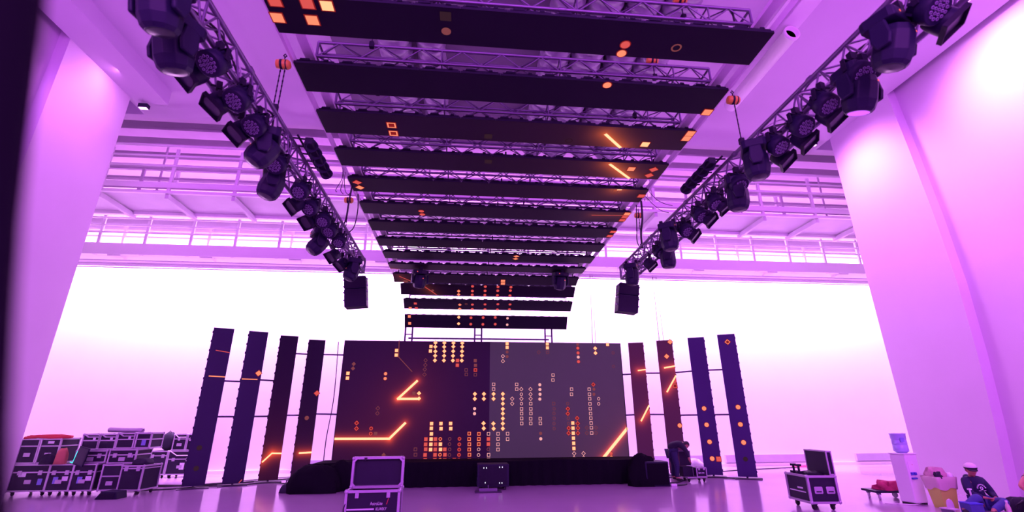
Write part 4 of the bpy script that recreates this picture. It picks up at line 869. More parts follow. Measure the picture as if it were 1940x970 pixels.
# near case with open lid
t = thing('flight_case', (-1.30, 8.14, 0), 'open-lidded black flight case in front of the stage with white lettering', 'case', rz=R_(1.5))
w, d, h = .76, .42, .65
mb = MB().b2((-w / 2, -d / 2, .10), (-w / 2 + .012, d / 2, h)).b2((w / 2 - .012, -d / 2, .10), (w / 2, d / 2, h)).b2((-w / 2, -d / 2, .10), (w / 2, -d / 2 + .012, h)).b2((-w / 2, d / 2 - .012, .10), (w / 2, d / 2, h)).b2((-w / 2, -d / 2, .10), (w / 2, d / 2, .12))
mb.build('body', M['panel'], t)
frame_bars(w, d, .11, h, .036).build('edge_frame', M['alu_case'], t)
each_corner(w, d, .115, h, .034, t)
for s in (-.54, .54):
    MB().box((s * w / 2 * 1.1, -d / 2 - .02, h - .055), (.055, .02, .07)).build('latch', M['alu_case'], t, bevel=.006)
MBl = MB().b2((-w / 2, d / 2 - .02, h + .02), (w / 2, d / 2 - .008, h + .435))
lidm = MBl.build('lid', M['panel'], t)
mb = MB()
for s in (-1, 1): mb.b2((s * w / 2 - .018, d / 2 - .10, h + .02), (s * w / 2 + .018, d / 2, h + .435)); mb.b2((-w / 2, d / 2 - .10, h + .2275 + s * .2075 - .018), (w / 2, d / 2, h + .2275 + s * .2075 + .018))
mb.build('edge_frame', M['alu_case'], lidm)
for s in (-1, 1):
    for z in (h + .03, h + .43): mb = MB(); mb.ball((s * w / 2, d / 2 - .10, z), .026, n=10); mb.prism([(0, 0), (-s * .07, 0), (0, (.07 if z < h + .2 else -.07))] if (s > 0) == (z < h + .2) else [(0, 0), (0, (.07 if z < h + .2 else -.07)), (-s * .07, 0)], -.003, .003, T=Matrix.Translation((s * w / 2, d / 2 - .103, z)) @ Matrix.Rotation(math.pi / 2, 4, 'X')); mb.build('corner_cap', M['alu_case'], lidm)
MB().path([(-.15 - .06, d / 2 - .11, h + .44), (-.14 - .06, d / 2 - .12, h + .40), (-.12 - .06, d / 2 - .11, h + .44)], .012).build('strap_loop', M['cable'], lidm)
for a in (-1, 1):
    for b in (-1, 1):
        o = bpy.data.objects.new('caster', caster_mesh); COL.objects.link(o); o.parent = t; o.location = (a * (w / 2 - .08), b * (d / 2 - .08), 0)
def text(s, size, m, parent, loc, rot, name='lettering', shear=0, ext=.001, sx=1.0, align='LEFT'):
    c = bpy.data.curves.new(name, 'FONT'); c.body = s; c.size = size; c.extrude = ext; c.shear = shear; c.align_x = align
    tmp = bpy.data.objects.new('tmp', c); COL.objects.link(tmp); dg = bpy.context.evaluated_depsgraph_get(); dg.update()
    me = bpy.data.meshes.new_from_object(tmp.evaluated_get(dg)); bpy.data.objects.remove(tmp)
    me.materials.clear(); me.materials.append(m); me.name = name
    o = bpy.data.objects.new(name, me); COL.objects.link(o); o.parent = parent; o.location = loc; o.rotation_euler = rot; o.scale = (sx, 1, 1); return o
text('AstroLite', .062, M['sticker'], t, (-.03, -d / 2 - .004, h - .185), (R_(90), 0, 0), sx=.75)
text('KUARKY', .056, M['sticker'], t, (.05, -d / 2 - .004, h - .255), (R_(90), 0, 0), shear=.3, ext=.002, sx=.72)
MB().b2((-.36, -d / 2 - .006, h - .248), (.03, -d / 2 - .001, h - .228)).build('stripe', M['sticker'], t)
MB().prism([(.20, h - .18), (.225, h - .10), (.235, h - .10), (.212, h - .18)], .0, .003, T=Matrix.Translation((0, -d / 2 - .001, 0)) @ Matrix.Rotation(math.pi / 2, 4, 'X')).build('red_flash', M['red_strap'], t)
cable([(-1.60, 7.95, .62), (-1.69, 7.9, .45), (-1.68, 7.88, .3), (-1.75, 7.86, .02)], .010, 'thin black lead hanging down beside the open case')

# rack case on wheels, right
t = thing('flight_case', (6.92, 9.72, 0), 'open wheeled rack case with two white-rimmed dish handles, right foreground', 'case', rz=R_(-5))
w, d, h = .54, .72, .60
MB().b2((-w / 2, -d / 2, .12), (w / 2, d / 2, h - .03)).build('body', M['panel'], t)
frame_bars(w, d, .135, h - .012, .04).build('edge_frame', M['alu_case'], t)
each_corner(w, d, .14, h - .014, .036, t)
for s in (-.115, .115):
    MB().prism([(s - .08, -.05), (s - .065, -.062), (s + .065, -.062), (s + .08, -.05), (s + .08, .05), (s + .065, .062), (s - .065, .062), (s - .08, .05)], 0, .012, T=Matrix.Translation((.02, -d / 2, .35)) @ Matrix.Rotation(math.pi / 2, 4, 'X')).build('dish_handle', M['alu_case'], t, bevel=.004)
    MB().b2((.02 + s - .05, -d / 2 - .016, .315), (.02 + s + .05, -d / 2 - .012, .335)).build('grip_slot', M['black'], t)
MB().b2((-w / 2 - .006, -.24, .29), (-w / 2 - .001, .30, .31)).build('side_strip', M['sticker'], t)
MB().b2((-w / 2 - .006, -.16, .35), (-w / 2 - .001, .02, .38)).build('side_label', M['sticker'], t)
lid = MB().b2((w / 2 - .07, -d / 2 + .01, h + .01), (w / 2 + .02, d / 2 - .01, h + .43)).build('lid', M['panel'], t)
mb = MB()
for y in (-d / 2 + .012, d / 2 - .012):
    for x in (w / 2 - .07, w / 2 + .02): mb.box((x, y, h + .22), (.022, .022, .43))
    for z in (h + .02, h + .43): mb.box((w / 2 - .025, y, z), (.10, .022, .022))
mb.b2((w / 2 - .082, -d / 2, h + .42), (w / 2 - .06, d / 2, h + .442)).b2((w / 2 + .01, -d / 2, h + .42), (w / 2 + .032, d / 2, h + .442)).build('edge_frame', M['alu_case'], lid)
for i, y in enumerate((.20, .02)):
    MB().b2((-.24, y - .04, h - .02), (-.12, y + .04, h + .05)).tube((-.18, y, h + .03), (-.18, y, h + .16), .022).b2((-.22, y - .04, h + .14), (-.14, y + .04, h + .18)).build('clamp', M['black'], t)
MB().blob((.0, -.05, h - .03), (.36, .5, .09), 41, .2).build('packed_gear', M['black'], t)
for a in (-1, 1):
    for b in (-1, 1):
        o = bpy.data.objects.new('caster', caster_mesh); COL.objects.link(o); o.parent = t; o.location = (a * (w / 2 - .09), b * (d / 2 - .09), 0); o.scale = (1.2, 1.2, 1.2)
for k, (dx, zz) in enumerate(((.0, .5), (.04, .2))):
    MB().path([(w / 2 + .01, .1, h + .05), (w / 2 + .05 + dx, .08, h - .1), (w / 2 + .05, .02, .4), (w / 2 + .09 + dx, -.05, zz * .5)], .012).build('strap', M['cable'], t)
# flat dolly with red cloth
t = thing('flat_dolly', (9.22, 10.55, 0), 'low black dolly on grey wheels carrying red cloth', 'dolly', rz=R_(-8))
MB().b2((-.38, -.25, .14), (.38, .25, .185)).build('deck', M['blackp'], t, bevel=.01)
for a in (-1, 1):
    for b in (-1, 1):
        MB().b2((a * .28 - .03, b * .17 - .03, .10), (a * .28 + .03, b * .17 + .03, .14)).build('bracket', M['alu'], t)
        MB().lathe([(.05, -.02), (.06, -.012), (.06, .012), (.05, .02)], 16, T=Matrix.Translation((a * .28, b * .17, .06)) @ frame_z((1, .4 * a, 0))).build('wheel', M['steel_lilac'], t)
heap('red_cloth', (9.28, 10.52, .185), (.58, .42, .17), 51, M['red_cloth'], 'crumpled crimson cloth piled on the low dolly', 'cloth', .28)
o = heap('red_mat', (8.0 + 4.9, 17.9, 0), (1.5, .4, .05), 52, M['red_cloth'], 'flat crimson cloth on the floor by the back wall', 'cloth', .1)
# water dispenser
t = thing('water_dispenser', (9.20, 9.88, 0), 'white floor-standing water dispenser with blue taps against the right pier', 'water dispenser', rz=R_(8))
MB().b2((-.16, -.16, .03), (.16, .16, .93)).build('cabinet', M['white_pl'], t, bevel=.02)
MB().b2((-.17, -.17, .93), (.17, .17, .955)).build('top', M['white_pl'], t, bevel=.01)
MB().b2((-.125, -.166, .52), (.02, -.158, .80)).build('recess_panel', M['steel_white'], t)
for x in (-.09, -.02): MB().b2((x - .028, -.20, .55), (x + .028, -.158, .60)).build('tap', M['blue'], t, bevel=.006)
MB().b2((-.12, -.20, .47), (.0, -.158, .50)).build('drip_tray', M['blue'], t, bevel=.005)
MB().lathe([(.008, 0), (.0001, .004)], 8, T=Matrix.Translation((-.02, -.166, .74)) @ frame_z((0, -1, 0))).build('indicator_light', M['red_strap'], t)
for a in (-1, 1): MB().b2((a * .12 - .03, -.14, 0), (a * .12 + .03, .14, .03)).build('foot', M['rubber'], t)
t = thing('water_bottle', (9.20, 9.88, .955), 'big pale blue water bottle upended on the dispenser', 'water bottle')
MB().lathe([(.085, 0), (.10, .015), (.128, .03), (.135, .05), (.135, .15), (.128, .16), (.135, .17), (.135, .25), (.128, .26), (.135, .27), (.14, .36), (.148, .37), (.148, .385), (.10, .392)], 20).build('body', M['bottle'], t)
MB().lathe([(.1365, .20), (.1365, .27)], 20).build('label_band', M['sticker'], t) if False else MB().b2((-.09, -.139, .22), (-.0, -.128, .30)).build('paper_label', M['sticker_b'], t)
# bin
t = thing('waste_bin', (9.36, 9.36, 0), 'yellow plastic bin lined with a clear bag beside the dispenser', 'bin')
mb = MB(); sq = lambda r, z: [(r * 1.0, -r * .8, z), (r, r * .8, z), (-r, r * .8, z), (-r, -r * .8, z)]
mb.add(sq(.14, 0) + sq(.19, .50) + sq(.205, .50) + sq(.205, .53) + sq(.18, .53) + sq(.13, .02), [(3, 2, 1, 0)] + [(4 * k + i, 4 * k + (i + 1) % 4, 4 * k + 4 + (i + 1) % 4, 4 * k + 4 + i) for k in range(5) for i in range(4)] + [(20, 21, 22, 23)])
mb.build('body', M['yellow_bin'], t)
mb = MB(); vs = []; n = 40
for k, z in enumerate((.34, .44, .545, .56)):
    for i in range(n):
        a = 2 * math.pi * i / n; c_, s_ = math.cos(a), math.sin(a); q = max(abs(c_), abs(s_)); r = (.178 + (.208 - .178) * (z - .34) / .2 + .008) / q * (1 + .015 * math.sin(i * .94 + k * 2))
        if k == 3: r *= .95
        vs.append((r * c_, r * s_ * .82, z + (.025 * math.sin(i * .63) if k == 0 else 0)))
mb.add(vs, [(k * n + i, k * n + (i + 1) % n, (k + 1) * n + (i + 1) % n, (k + 1) * n + i) for k in range(3) for i in range(n)], 0, True).build('liner', M['bag_clear'], t)
heap('rubbish_bag', (9.32, 9.36, .53), (.34, .28, .20), 61, M['bag_pink'], 'pinkish crumpled rubbish bag heaped on the yellow bin', 'bag', .14)
heap('dark_rubbish', (9.24, 9.26, .53), (.16, .14, .12), 64, M['dark_cloth'], 'dark scrap of rubbish at the left rim of the yellow bin', 'rubbish', .2)
heap('paper_cup', (9.50, 9.26, .54), (.12, .12, .09), 62, M['white_pl'], 'small white crumpled cup on the bin edge', 'rubbish', .12)
# ------------------------------------------------------------------ people
def skin(name, nodes, edges, m, parent, sub=2, root=None):
    names = list(nodes); me = bpy.data.meshes.new(name)
    me.from_pydata([nodes[k][0] for k in names], [(names.index(a), names.index(b)) for a, b in edges], [])
    me.materials.append(m); o = bpy.data.objects.new(name, me); COL.objects.link(o); o.parent = parent
    sk = o.modifiers.new('skin', 'SKIN'); sk.use_smooth_shade = True; sk.branch_smoothing = .3
    if not me.skin_vertices: me.attributes.new('skin_vert', 'FLOAT', 'POINT') if False else None
    bmx = bmesh.new(); bmx.from_mesh(me); lay = bmx.verts.layers.skin.verify(); bmx.verts.ensure_lookup_table()
    for i, k in enumerate(names):
        r = nodes[k][1]; r = r if isinstance(r, tuple) else (r, r)
        bmx.verts[i][lay].radius = r; bmx.verts[i][lay].use_root = (k == (root or names[0]))
    bmx.to_mesh(me); bmx.free()
    ss = o.modifiers.new('subdivision', 'SUBSURF'); ss.levels = sub; ss.render_levels = sub
    return o
def chain(*ks): return list(zip(ks, ks[1:]))
def hand(nodes, edges, wrist, wdir, palm_n, side, tag_, curl=.5, s=1.0):
    """five fingers on a palm; wdir fingers' direction, palm_n palm normal, side thumb side"""
    w = Vector(nodes[wrist][0]); f = Vector(wdir).normalized(); pn = Vector(palm_n).normalized(); th = Vector(side).normalized()
    pk = tag_ + 'palm'; nodes[pk] = (tuple(w + f * .05 * s), (.034 * s, .018 * s)); edges.append((wrist, pk))
    for i, (o_, L) in enumerate(((.028, .070), (.010, .078), (-.009, .073), (-.027, .058))):
        base = w + f * .085 * s + th * o_ * s; k0 = '%sf%da' % (tag_, i)
        nodes[k0] = (tuple(base), .0095 * s); edges.append((pk, k0))
        p = base; d = f.copy(); prev = k0
        for j in range(2):
            d = (d + pn * curl * (j + 1) * .6).normalized(); p = p + d * L * s * .5; k = '%sf%d%s' % (tag_, i, 'bc'[j]); nodes[k] = (tuple(p), (.0085 - .001 * j) * s); edges.append((prev, k)); prev = k
    t1 = w + f * .03 * s + th * .035 * s; t2 = t1 + (f * .6 + th * .6 + pn * .3).normalized() * .035 * s; t3 = t2 + (f * .8 + pn * .5).normalized() * .028 * s
    nodes[tag_ + 't1'] = (tuple(t1), .012 * s); nodes[tag_ + 't2'] = (tuple(t2), .010 * s); nodes[tag_ + 't3'] = (tuple(t3), .008 * s)
    edges += [(pk, tag_ + 't1'), (tag_ + 't1', tag_ + 't2'), (tag_ + 't2', tag_ + 't3')]
def head_parts(parent, c, face, up, s=1.0, hair=True, cap=None):
    """head modelled as one lathed mesh with brow, nose, mouth and ears; c is head centre; face the look direction"""
    f = Vector(face).normalized(); u = Vector(up).normalized(); r = f.cross(u).normalized(); u = r.cross(f)
    T = Matrix(((r.x, -f.x, u.x, c[0]), (r.y, -f.y, u.y, c[1]), (r.z, -f.z, u.z, c[2]), (0, 0, 0, 1)))   # local -Y is the face
    mb = MB(); n = 20; K = 12; vs = []
    for i in range(K + 1):
        t = math.pi * i / K; z = -math.cos(t) * .115 * s
        for j in range(n):
            a = 2 * math.pi * j / n; wz = (.5 + .5 * (z / (.115 * s))); rx = .074 + .008 * wz; ry = .090 + .006 * wz
            x = math.sin(t) * math.cos(a) * rx * s; y = math.sin(t) * math.sin(a) * ry * s
            if z < -.03 * s and y > 0: y *= .8
            if z < -.05 * s: x *= .86; y -= .008 * s
            vs.append((x, y, z))
    mb.add(vs, [(i * n + j, i * n + (j + 1) % n, (i + 1) * n + (j + 1) % n, (i + 1) * n + j) for i in range(K) for j in range(n)], 0, True, T)
    mb.add([(-.012 * s, -.085 * s, -.02 * s), (.012 * s, -.085 * s, -.02 * s), (0, -.112 * s, -.018 * s), (0, -.086 * s, .022 * s)], [(0, 1, 2), (1, 3, 2), (3, 0, 2), (0, 3, 1)], 0, True, T)
    mb.ball((0, -.084 * s, -.052 * s), .012 * s, 1, 10, (1.9, .6, .45), T)
    for e in (-1, 1):
        mb.ball((e * .030 * s, -.080 * s, .008 * s), .010 * s, 2, 10, (1.2, .6, .8), T); mb.ball((e * .078 * s, .005 * s, -.005 * s), .02 * s, 0, 10, (.4, .8, 1.4), T)
        mb.ball((e * .030 * s, -.086 * s, .026 * s), .012 * s, 3, 10, (1.5, .4, .35), T)
    mb.build('head', [M['skin'], M['red_cloth'], M['hair'], M['hair']], parent)
    if hair:
        mb = MB(); vs = []
        for i in range(7):
            t = math.pi * .55 * i / 6
            for j in range(n):
                a = 2 * math.pi * j / n; lim = 1.0
                x = math.sin(t) * math.cos(a) * .090 * s; y = math.sin(t) * math.sin(a) * .104 * s; z = math.cos(t) * .126 * s
                if y < 0: z = max(z, .045 * s)
                vs.append((x, y, z))
        mb.add(vs, [(i * n + j, (i + 1) * n + j, (i + 1) * n + (j + 1) % n, i * n + (j + 1) % n) for i in range(6) for j in range(n)], 0, True, T).build('hair', M['hair'], parent)
    if cap:
        mb = MB().lathe([(.098 * s, .03 * s), (.100 * s, .06 * s), (.088 * s, .10 * s), (.05 * s, .128 * s), (.0001, .134 * s)], 20, 0, T, caps=False)
        mb.build('cap', M[cap[0]], parent)
        MB().prism([(-.075 * s, -.07 * s), (-.06 * s, -.15 * s), (0, -.175 * s), (.06 * s, -.15 * s), (.075 * s, -.07 * s)], .030 * s, .040 * s, 0, T @ Matrix.Rotation(R_(8), 4, 'X')).build('cap_peak', M[cap[1]], parent)
        MB().lathe([(.101 * s, .028 * s), (.102 * s, .058 * s)], 20, 0, T, caps=False).build('cap_band', M[cap[1]], parent)

# seated man, right foreground; local x right, y away from the camera
t = thing('person', (9.80, 9.05, 0), 'person in navy hoodie and cap sitting on the floor against the right wall', 'person')
nd = {'pelvis': ((.04, .06, .13), .11), 'belly': ((.05, .10, .26), .10), 'chest': ((.04, .09, .42), .12), 'neck': ((.0, .04, .57), .05), 'skull': ((-.02, .01, .66), .06),
      'shl': ((-.14, .05, .50), .06), 'ell': ((-.22, -.02, .29), .042), 'wrl': ((-.13, -.20, .235), .028),
      'shr': ((.21, .08, .49), .06), 'elr': ((.28, .0, .26), .042), 'wrr': ((.10, -.21, .23), .028),
      'hipl': ((-.06, .02, .12), .09), 'knl': ((-.36, -.28, .26), .062), 'anl': ((-.62, -.20, .07), .042), 'tol': ((-.70, -.32, .04), .035),
      'hipr': ((.13, .0, .12), .09), 'knr': ((.02, -.44, .20), .062), 'anr': ((-.36, -.50, .07), .042), 'tor': ((-.45, -.58, .04), .035)}
ed = chain('pelvis', 'belly', 'chest', 'neck', 'skull') + chain('chest', 'shl', 'ell', 'wrl') + chain('chest', 'shr', 'elr', 'wrr') + chain('pelvis', 'hipl', 'knl', 'anl', 'tol') + chain('pelvis', 'hipr', 'knr', 'anr', 'tor')
hand(nd, ed, 'wrl', (.9, -.25, -.1), (0, .2, -1), (.1, -.9, .2), 'L', .5); hand(nd, ed, 'wrr', (-.9, -.2, -.1), (0, .2, -1), (-.1, -.9, .2), 'R', .5)
skin('body', nd, ed, M['skin'], t)
nh = {k: (nd[k][0], r) for k, r in (('belly', .145), ('chest', .165), ('shl', .10), ('shr', .10), ('ell', .068), ('elr', .068), ('wrl', .042), ('wrr', .042), ('neck', .07))}
nh['hem'] = ((.05, .06, .17), .15)
skin('hoodie', nh, chain('chest', 'belly', 'hem') + chain('chest', 'neck') + chain('chest', 'shl', 'ell', 'wrl') + chain('chest', 'shr', 'elr', 'wrr'), M['hoodie'], t, root='chest')
nj = {k: (nd[k][0], r) for k, r in (('pelvis', .13), ('hipl', .105), ('hipr', .105), ('knl', .078), ('knr', .078), ('anl', .058), ('anr', .058))}
skin('jeans', nj, chain('pelvis', 'hipl', 'knl', 'anl') + chain('pelvis', 'hipr', 'knr', 'anr'), M['denim'], t)
for a in ('l', 'r'):
    A_ = Vector(nd['an' + a][0]); B_ = Vector(nd['to' + a][0]); skin('shoe', {'a': (tuple(A_ + Vector((.02, 0, -.02))), .05), 'b': (tuple(B_), (.045, .035)), 'c': (tuple(B_ + (B_ - A_) * .4), (.04, .028))}, chain('a', 'b', 'c'), M['rubber'], t)
head_parts(t, (-.03, -.01, .69), (-.55, -.9, -.12), (0, 0, 1), .98, True, ('cap_white', 'dark_cloth'))
# chest print: an arc of pale blocks over a small round mark
mb = MB(); T = Matrix.Translation((.0, -.083, .37)) @ Matrix.Rotation(R_(82), 4, 'X')
for k in range(8):
    a = math.pi * (.08 + .84 * k / 7); mb.box((.085 * math.cos(a), .075 * math.sin(a) + .0, 0), (.016, .020, .016), T=T @ Matrix.Translation((0, 0, 0)))
mb.lathe([(.030, -.006), (.030, .006), (.018, .006), (.018, -.006)], 16, T=T @ Matrix.Translation((0, .01, 0)), caps=False)
mb.box((-.05, -.03, 0), (.04, .010, .014), T=T).box((.05, -.03, 0), (.04, .010, .014), T=T)
mb.build('chest_print', M['sticker'], t)
skin('hood', {'a': ((.09, .10, .53), .045), 'b': ((.0, .16, .56), .055), 'c': ((-.09, .09, .54), .045)}, chain('a', 'b', 'c'), M['hoodie'], t)
# second person at the frame edge
t = thing('person', (10.22, 8.35, 0), 'person in dark tee with bare arms at the right frame edge', 'person')
nd = {'pelvis': ((.12, .10, .16), .12), 'belly': ((.10, .10, .30), .11), 'chest': ((.08, .06, .52), .13), 'neck': ((.02, .0, .70), .05), 'skull': ((.0, -.02, .79), .06),
      'shl': ((-.12, .0, .64), .06), 'ell': ((-.44, -.10, .50), .042), 'wrl': ((-.40, -.26, .36), .030),
      'shr': ((.28, .06, .64), .06), 'elr': ((.36, -.12, .42), .042), 'wrr': ((.16, -.28, .36), .030),
      'hipl': ((.0, .04, .16), .09), 'knl': ((-.30, -.34, .36), .065), 'anl': ((-.34, -.30, .07), .045), 'tol': ((-.36, -.46, .04), .038),
      'hipr': ((.22, .04, .16), .09), 'knr': ((.22, -.42, .38), .065), 'anr': ((.2, -.34, .07), .045), 'tor': ((.2, -.5, .04), .038)}
ed = chain('pelvis', 'belly', 'chest', 'neck', 'skull') + chain('chest', 'shl', 'ell', 'wrl') + chain('chest', 'shr', 'elr', 'wrr') + chain('pelvis', 'hipl', 'knl', 'anl', 'tol') + chain('pelvis', 'hipr', 'knr', 'anr', 'tor')
hand(nd, ed, 'wrl', (.3, -.5, -.8), (.6, 0, -.2), (.7, -.6, 0), 'L', .5); hand(nd, ed, 'wrr', (-.5, -.5, -.5), (0, .2, -1), (-.6, -.6, .2), 'R', .5)
skin('body', nd, ed, M['skin'], t)
nh = {k: (nd[k][0], r) for k, r in (('belly', .15), ('chest', .165), ('shl', .085), ('shr', .085))}; nh['sl'] = ((-.25, -.04, .585), .07); nh['sr'] = ((.315, -.02, .54), .07); nh['hem'] = ((.11, .1, .22), .15)
skin('t_shirt', nh, chain('chest', 'belly', 'hem') + chain('chest', 'shl', 'sl') + chain('chest', 'shr', 'sr'), M['dark_cloth'], t, root='chest')
nj = {k: (nd[k][0], r) for k, r in (('pelvis', .135), ('hipl', .11), ('hipr', .11), ('knl', .085), ('knr', .085), ('anl', .06), ('anr', .06))}
skin('trousers', nj, chain('pelvis', 'hipl', 'knl', 'anl') + chain('pelvis', 'hipr', 'knr', 'anr'), M['dark_cloth'], t)
for a in ('l', 'r'):
    A_ = Vector(nd['an' + a][0]); B_ = Vector(nd['to' + a][0]); skin('shoe', {'a': (tuple(A_ + Vector((0, .02, -.02))), .05), 'b': (tuple(B_), (.045, .035)), 'c': (tuple(B_ + (B_ - A_) * .3), (.04, .028))}, chain('a', 'b', 'c'), M['rubber'], t)
head_parts(t, (-.0, -.04, .84), (-.5, -.9, -.2), (0, 0, 1), 1.0)
# standing man bent over a small case by the right pillars
t = thing('person', (6.20, 14.35, 0), 'person in dark clothes bending over an open case by the right pillars', 'person')
nd = {'pelvis': ((-.10, .05, .78), .12), 'belly': ((-.08, .02, .93), .12), 'chest': ((.06, -.02, 1.04), .13), 'neck': ((.19, -.06, 1.00), .055), 'skull': ((.25, -.08, .97), .06),
      'shl': ((.10, -.18, 1.00), .065), 'ell': ((.20, -.28, .80), .045), 'wrl': ((.24, -.30, .62), .030),
      'shr': ((.10, .14, 1.00), .065), 'elr': ((.26, .10, .90), .045), 'wrr': ((.27, -.13, .84), .030),
      'hipl': ((-.10, -.07, .74), .10), 'knl': ((-.05, -.12, .42), .068), 'anl': ((-.10, -.12, .09), .045), 'tol': ((.02, -.18, .04), .04),
      'hipr': ((-.10, .13, .74), .10), 'knr': ((-.02, .16, .42), .068), 'anr': ((-.08, .18, .09), .045), 'tor': ((.05, .14, .04), .04)}
ed = chain('pelvis', 'belly', 'chest', 'neck', 'skull') + chain('chest', 'shl', 'ell', 'wrl') + chain('chest', 'shr', 'elr', 'wrr') + chain('pelvis', 'hipl', 'knl', 'anl', 'tol') + chain('pelvis', 'hipr', 'knr', 'anr', 'tor')
hand(nd, ed, 'wrl', (.2, -.05, -1), (.9, 0, -.1), (0, .9, 0), 'L', .4); hand(nd, ed, 'wrr', (.3, -.3, -.8), (.3, .5, -.5), (0, .7, .2), 'R', .6)
skin('body', nd, ed, M['skin'], t)
nh = {k: (nd[k][0], r) for k, r in (('belly', .15), ('chest', .165), ('shl', .09), ('shr', .09), ('ell', .066), ('elr', .066), ('wrl', .045), ('wrr', .045), ('neck', .09))}; nh['hem'] = ((-.12, .05, .80), .155)
skin('jacket', nh, chain('chest', 'belly', 'hem') + chain('chest', 'neck') + chain('chest', 'shl', 'ell', 'wrl') + chain('chest', 'shr', 'elr', 'wrr'), M['dark_cloth'], t, root='chest')
nj = {k: (nd[k][0], r) for k, r in (('pelvis', .14), ('hipl', .11), ('hipr', .11), ('knl', .082), ('knr', .082), ('anl', .062), ('anr', .062))}
skin('trousers', nj, chain('pelvis', 'hipl', 'knl', 'anl') + chain('pelvis', 'hipr', 'knr', 'anr'), M['hoodie'], t)
for a in ('l', 'r'):
    A_ = Vector(nd['an' + a][0]); B_ = Vector(nd['to' + a][0]); skin('shoe', {'a': (tuple(A_ + Vector((-.02, 0, -.02))), .05), 'b': (tuple(B_), (.045, .035)), 'c': (tuple(B_ + (B_ - A_) * .3), (.04, .028))}, chain('a', 'b', 'c'), M['rubber'], t)
head_parts(t, (.28, -.10, .955), (.55, -.45, -.75), (.6, -.1, .6), .95)
# things he works on
t = thing('dolly', (6.50, 14.18, 0), 'small wheeled board under the cases of the bending person', 'dolly')
MB().b2((-.20, -.22, .10), (.38, .22, .13)).build('deck', M['alu_case'], t, bevel=.006)
for a in (-.13, .31):
    for b in (-.15, .15):
        o = bpy.data.objects.new('caster', caster_mesh); COL.objects.link(o); o.parent = t; o.location = (a, b, 0)
t = thing('open_case', (6.42, 14.26, .13), 'dark open case with raised lid under the hands of the bending person', 'case')
MB().b2((-.16, -.13, 0), (.14, .13, .26)).build('body', M['panel'], t, bevel=.006)
MB().b2((-.12, .09, .27), (.20, .12, .66)).build('lid', M['panel'], t, bevel=.006)
MB().b2((-.13, .085, .645), (.21, .125, .67)).b2((.19, .085, .27), (.21, .125, .66)).build('lid_edge', M['alu'], t)
t = thing('small_flight_case', (6.70, 14.02, .13), 'small silver-edged case with white writing on a wheeled board', 'case')
MB().b2((-.14, -.11, 0), (.14, .11, .25)).build('body', M['panel'], t)
frame_bars(.28, .22, .012, .24, .024).build('edge_frame', M['alu_case'], t)
for s in (-.07, .07): MB().box((s, -.125, .205), (.05, .02, .05)).build('latch', M['alu_case'], t, bevel=.005)
MB().b2((-.09, -.116, .09), (-.065, -.112, .13)).b2((-.05, -.116, .10), (-.005, -.112, .12)).b2((.01, -.116, .10), (.075, -.112, .12)).build('white_marks', M['sticker'], t)
heap('grey_cloth', (7.75, 16.75, 0), (.95, .5, .42), 71, M['grey_panel'], 'grey cloth mound on the floor behind the small case', 'cloth', .14)
# odds and ends beside the seated man
t = thing('backpack', (10.36, 8.85, 0), 'slumped black backpack between the two seated people', 'bag')
MB().blob((0, 0, 0), (.52, .34, .24), 81, .12).build('body', M['dark_cloth'], t)
MB().path([(-.22, -.12, .08), (-.28, -.18, .14), (-.2, -.2, .18), (-.1, -.15, .20)], .016).build('strap', M['cable'], t)
t = thing('storage_box', (9.22, 8.72, 0), 'blue lidded box on the floor before the yellow bin', 'box', rz=R_(-12))
MB().b2((-.11, -.13, 0), (.11, .13, .17)).build('body', M['denim'], t, bevel=.01)
MB().b2((-.115, -.135, .17), (.115, .135, .19)).build('lid', M['blue'], t, bevel=.006)
t = thing('folding_stool', (9.06, 8.95, 0), 'low stool with mauve curved side beside the blue box', 'stool', rz=R_(10))
MB().prism([(.05, 0), (.05, .13), (.03, .19), (-.02, .22), (-.08, .20), (-.11, .14), (-.12, 0)], -.012, .012, T=Matrix.Rotation(R_(90), 4, 'X')).build('side_panel', M['steel_lilac'], t, bevel=.004)
MB().b2((-.16, -.12, .05), (.0, .12, .07)).build('seat', M['steel_lilac'], t, bevel=.004)
MB().b2((-.15, -.1, 0), (-.12, .1, .05)).build('leg', M['alu'], t)
o = MB().tube((0, 0, 0), (0, 0, .36), .014).b2((-.03, -.02, .36), (.03, .02, .385)).build('walking_stick', M['steel_white'])
o.location = (9.52, 8.95, 0); tag(o, 'thin pale stick standing left of the seated person', 'stick')
def pbottle(loc, label, m, s=1.0):
    t = thing('drink_bottle', loc, label, 'bottle', 'drink bottles on the floor by the seated people')
    MB().lathe([(.030 * s, 0), (.034 * s, .01), (.034 * s, .13 * s), (.028 * s, .16 * s), (.014 * s, .19 * s), (.014 * s, .205 * s)], 14).build('body', M[m], t)
    MB().lathe([(.017 * s, .205 * s), (.017 * s, .23 * s)], 12).build('cap', M['white_pl'], t)
pbottle((9.60, 8.42, 0), 'pinkish bottle with round cap in front of the seated person', 'bag_clear', 1.1)
pbottle((10.05, 8.2, 0), 'blue bottle in front of the black backpack', 'blue', .7)
pbottle((10.40, 8.35, 0), 'clear bottle nearest the right frame edge', 'bottle', .9)
t = thing('cool_box', (10.62, 8.60, 0), 'purple-blue box at the right frame edge', 'box')
MB().b2((-.14, -.12, 0), (.14, .12, .22)).build('body', M['sticker_b'], t, bevel=.012)
MB().b2((-.145, -.125, .22), (.145, .125, .26)).build('lid', M['denim'], t, bevel=.01)
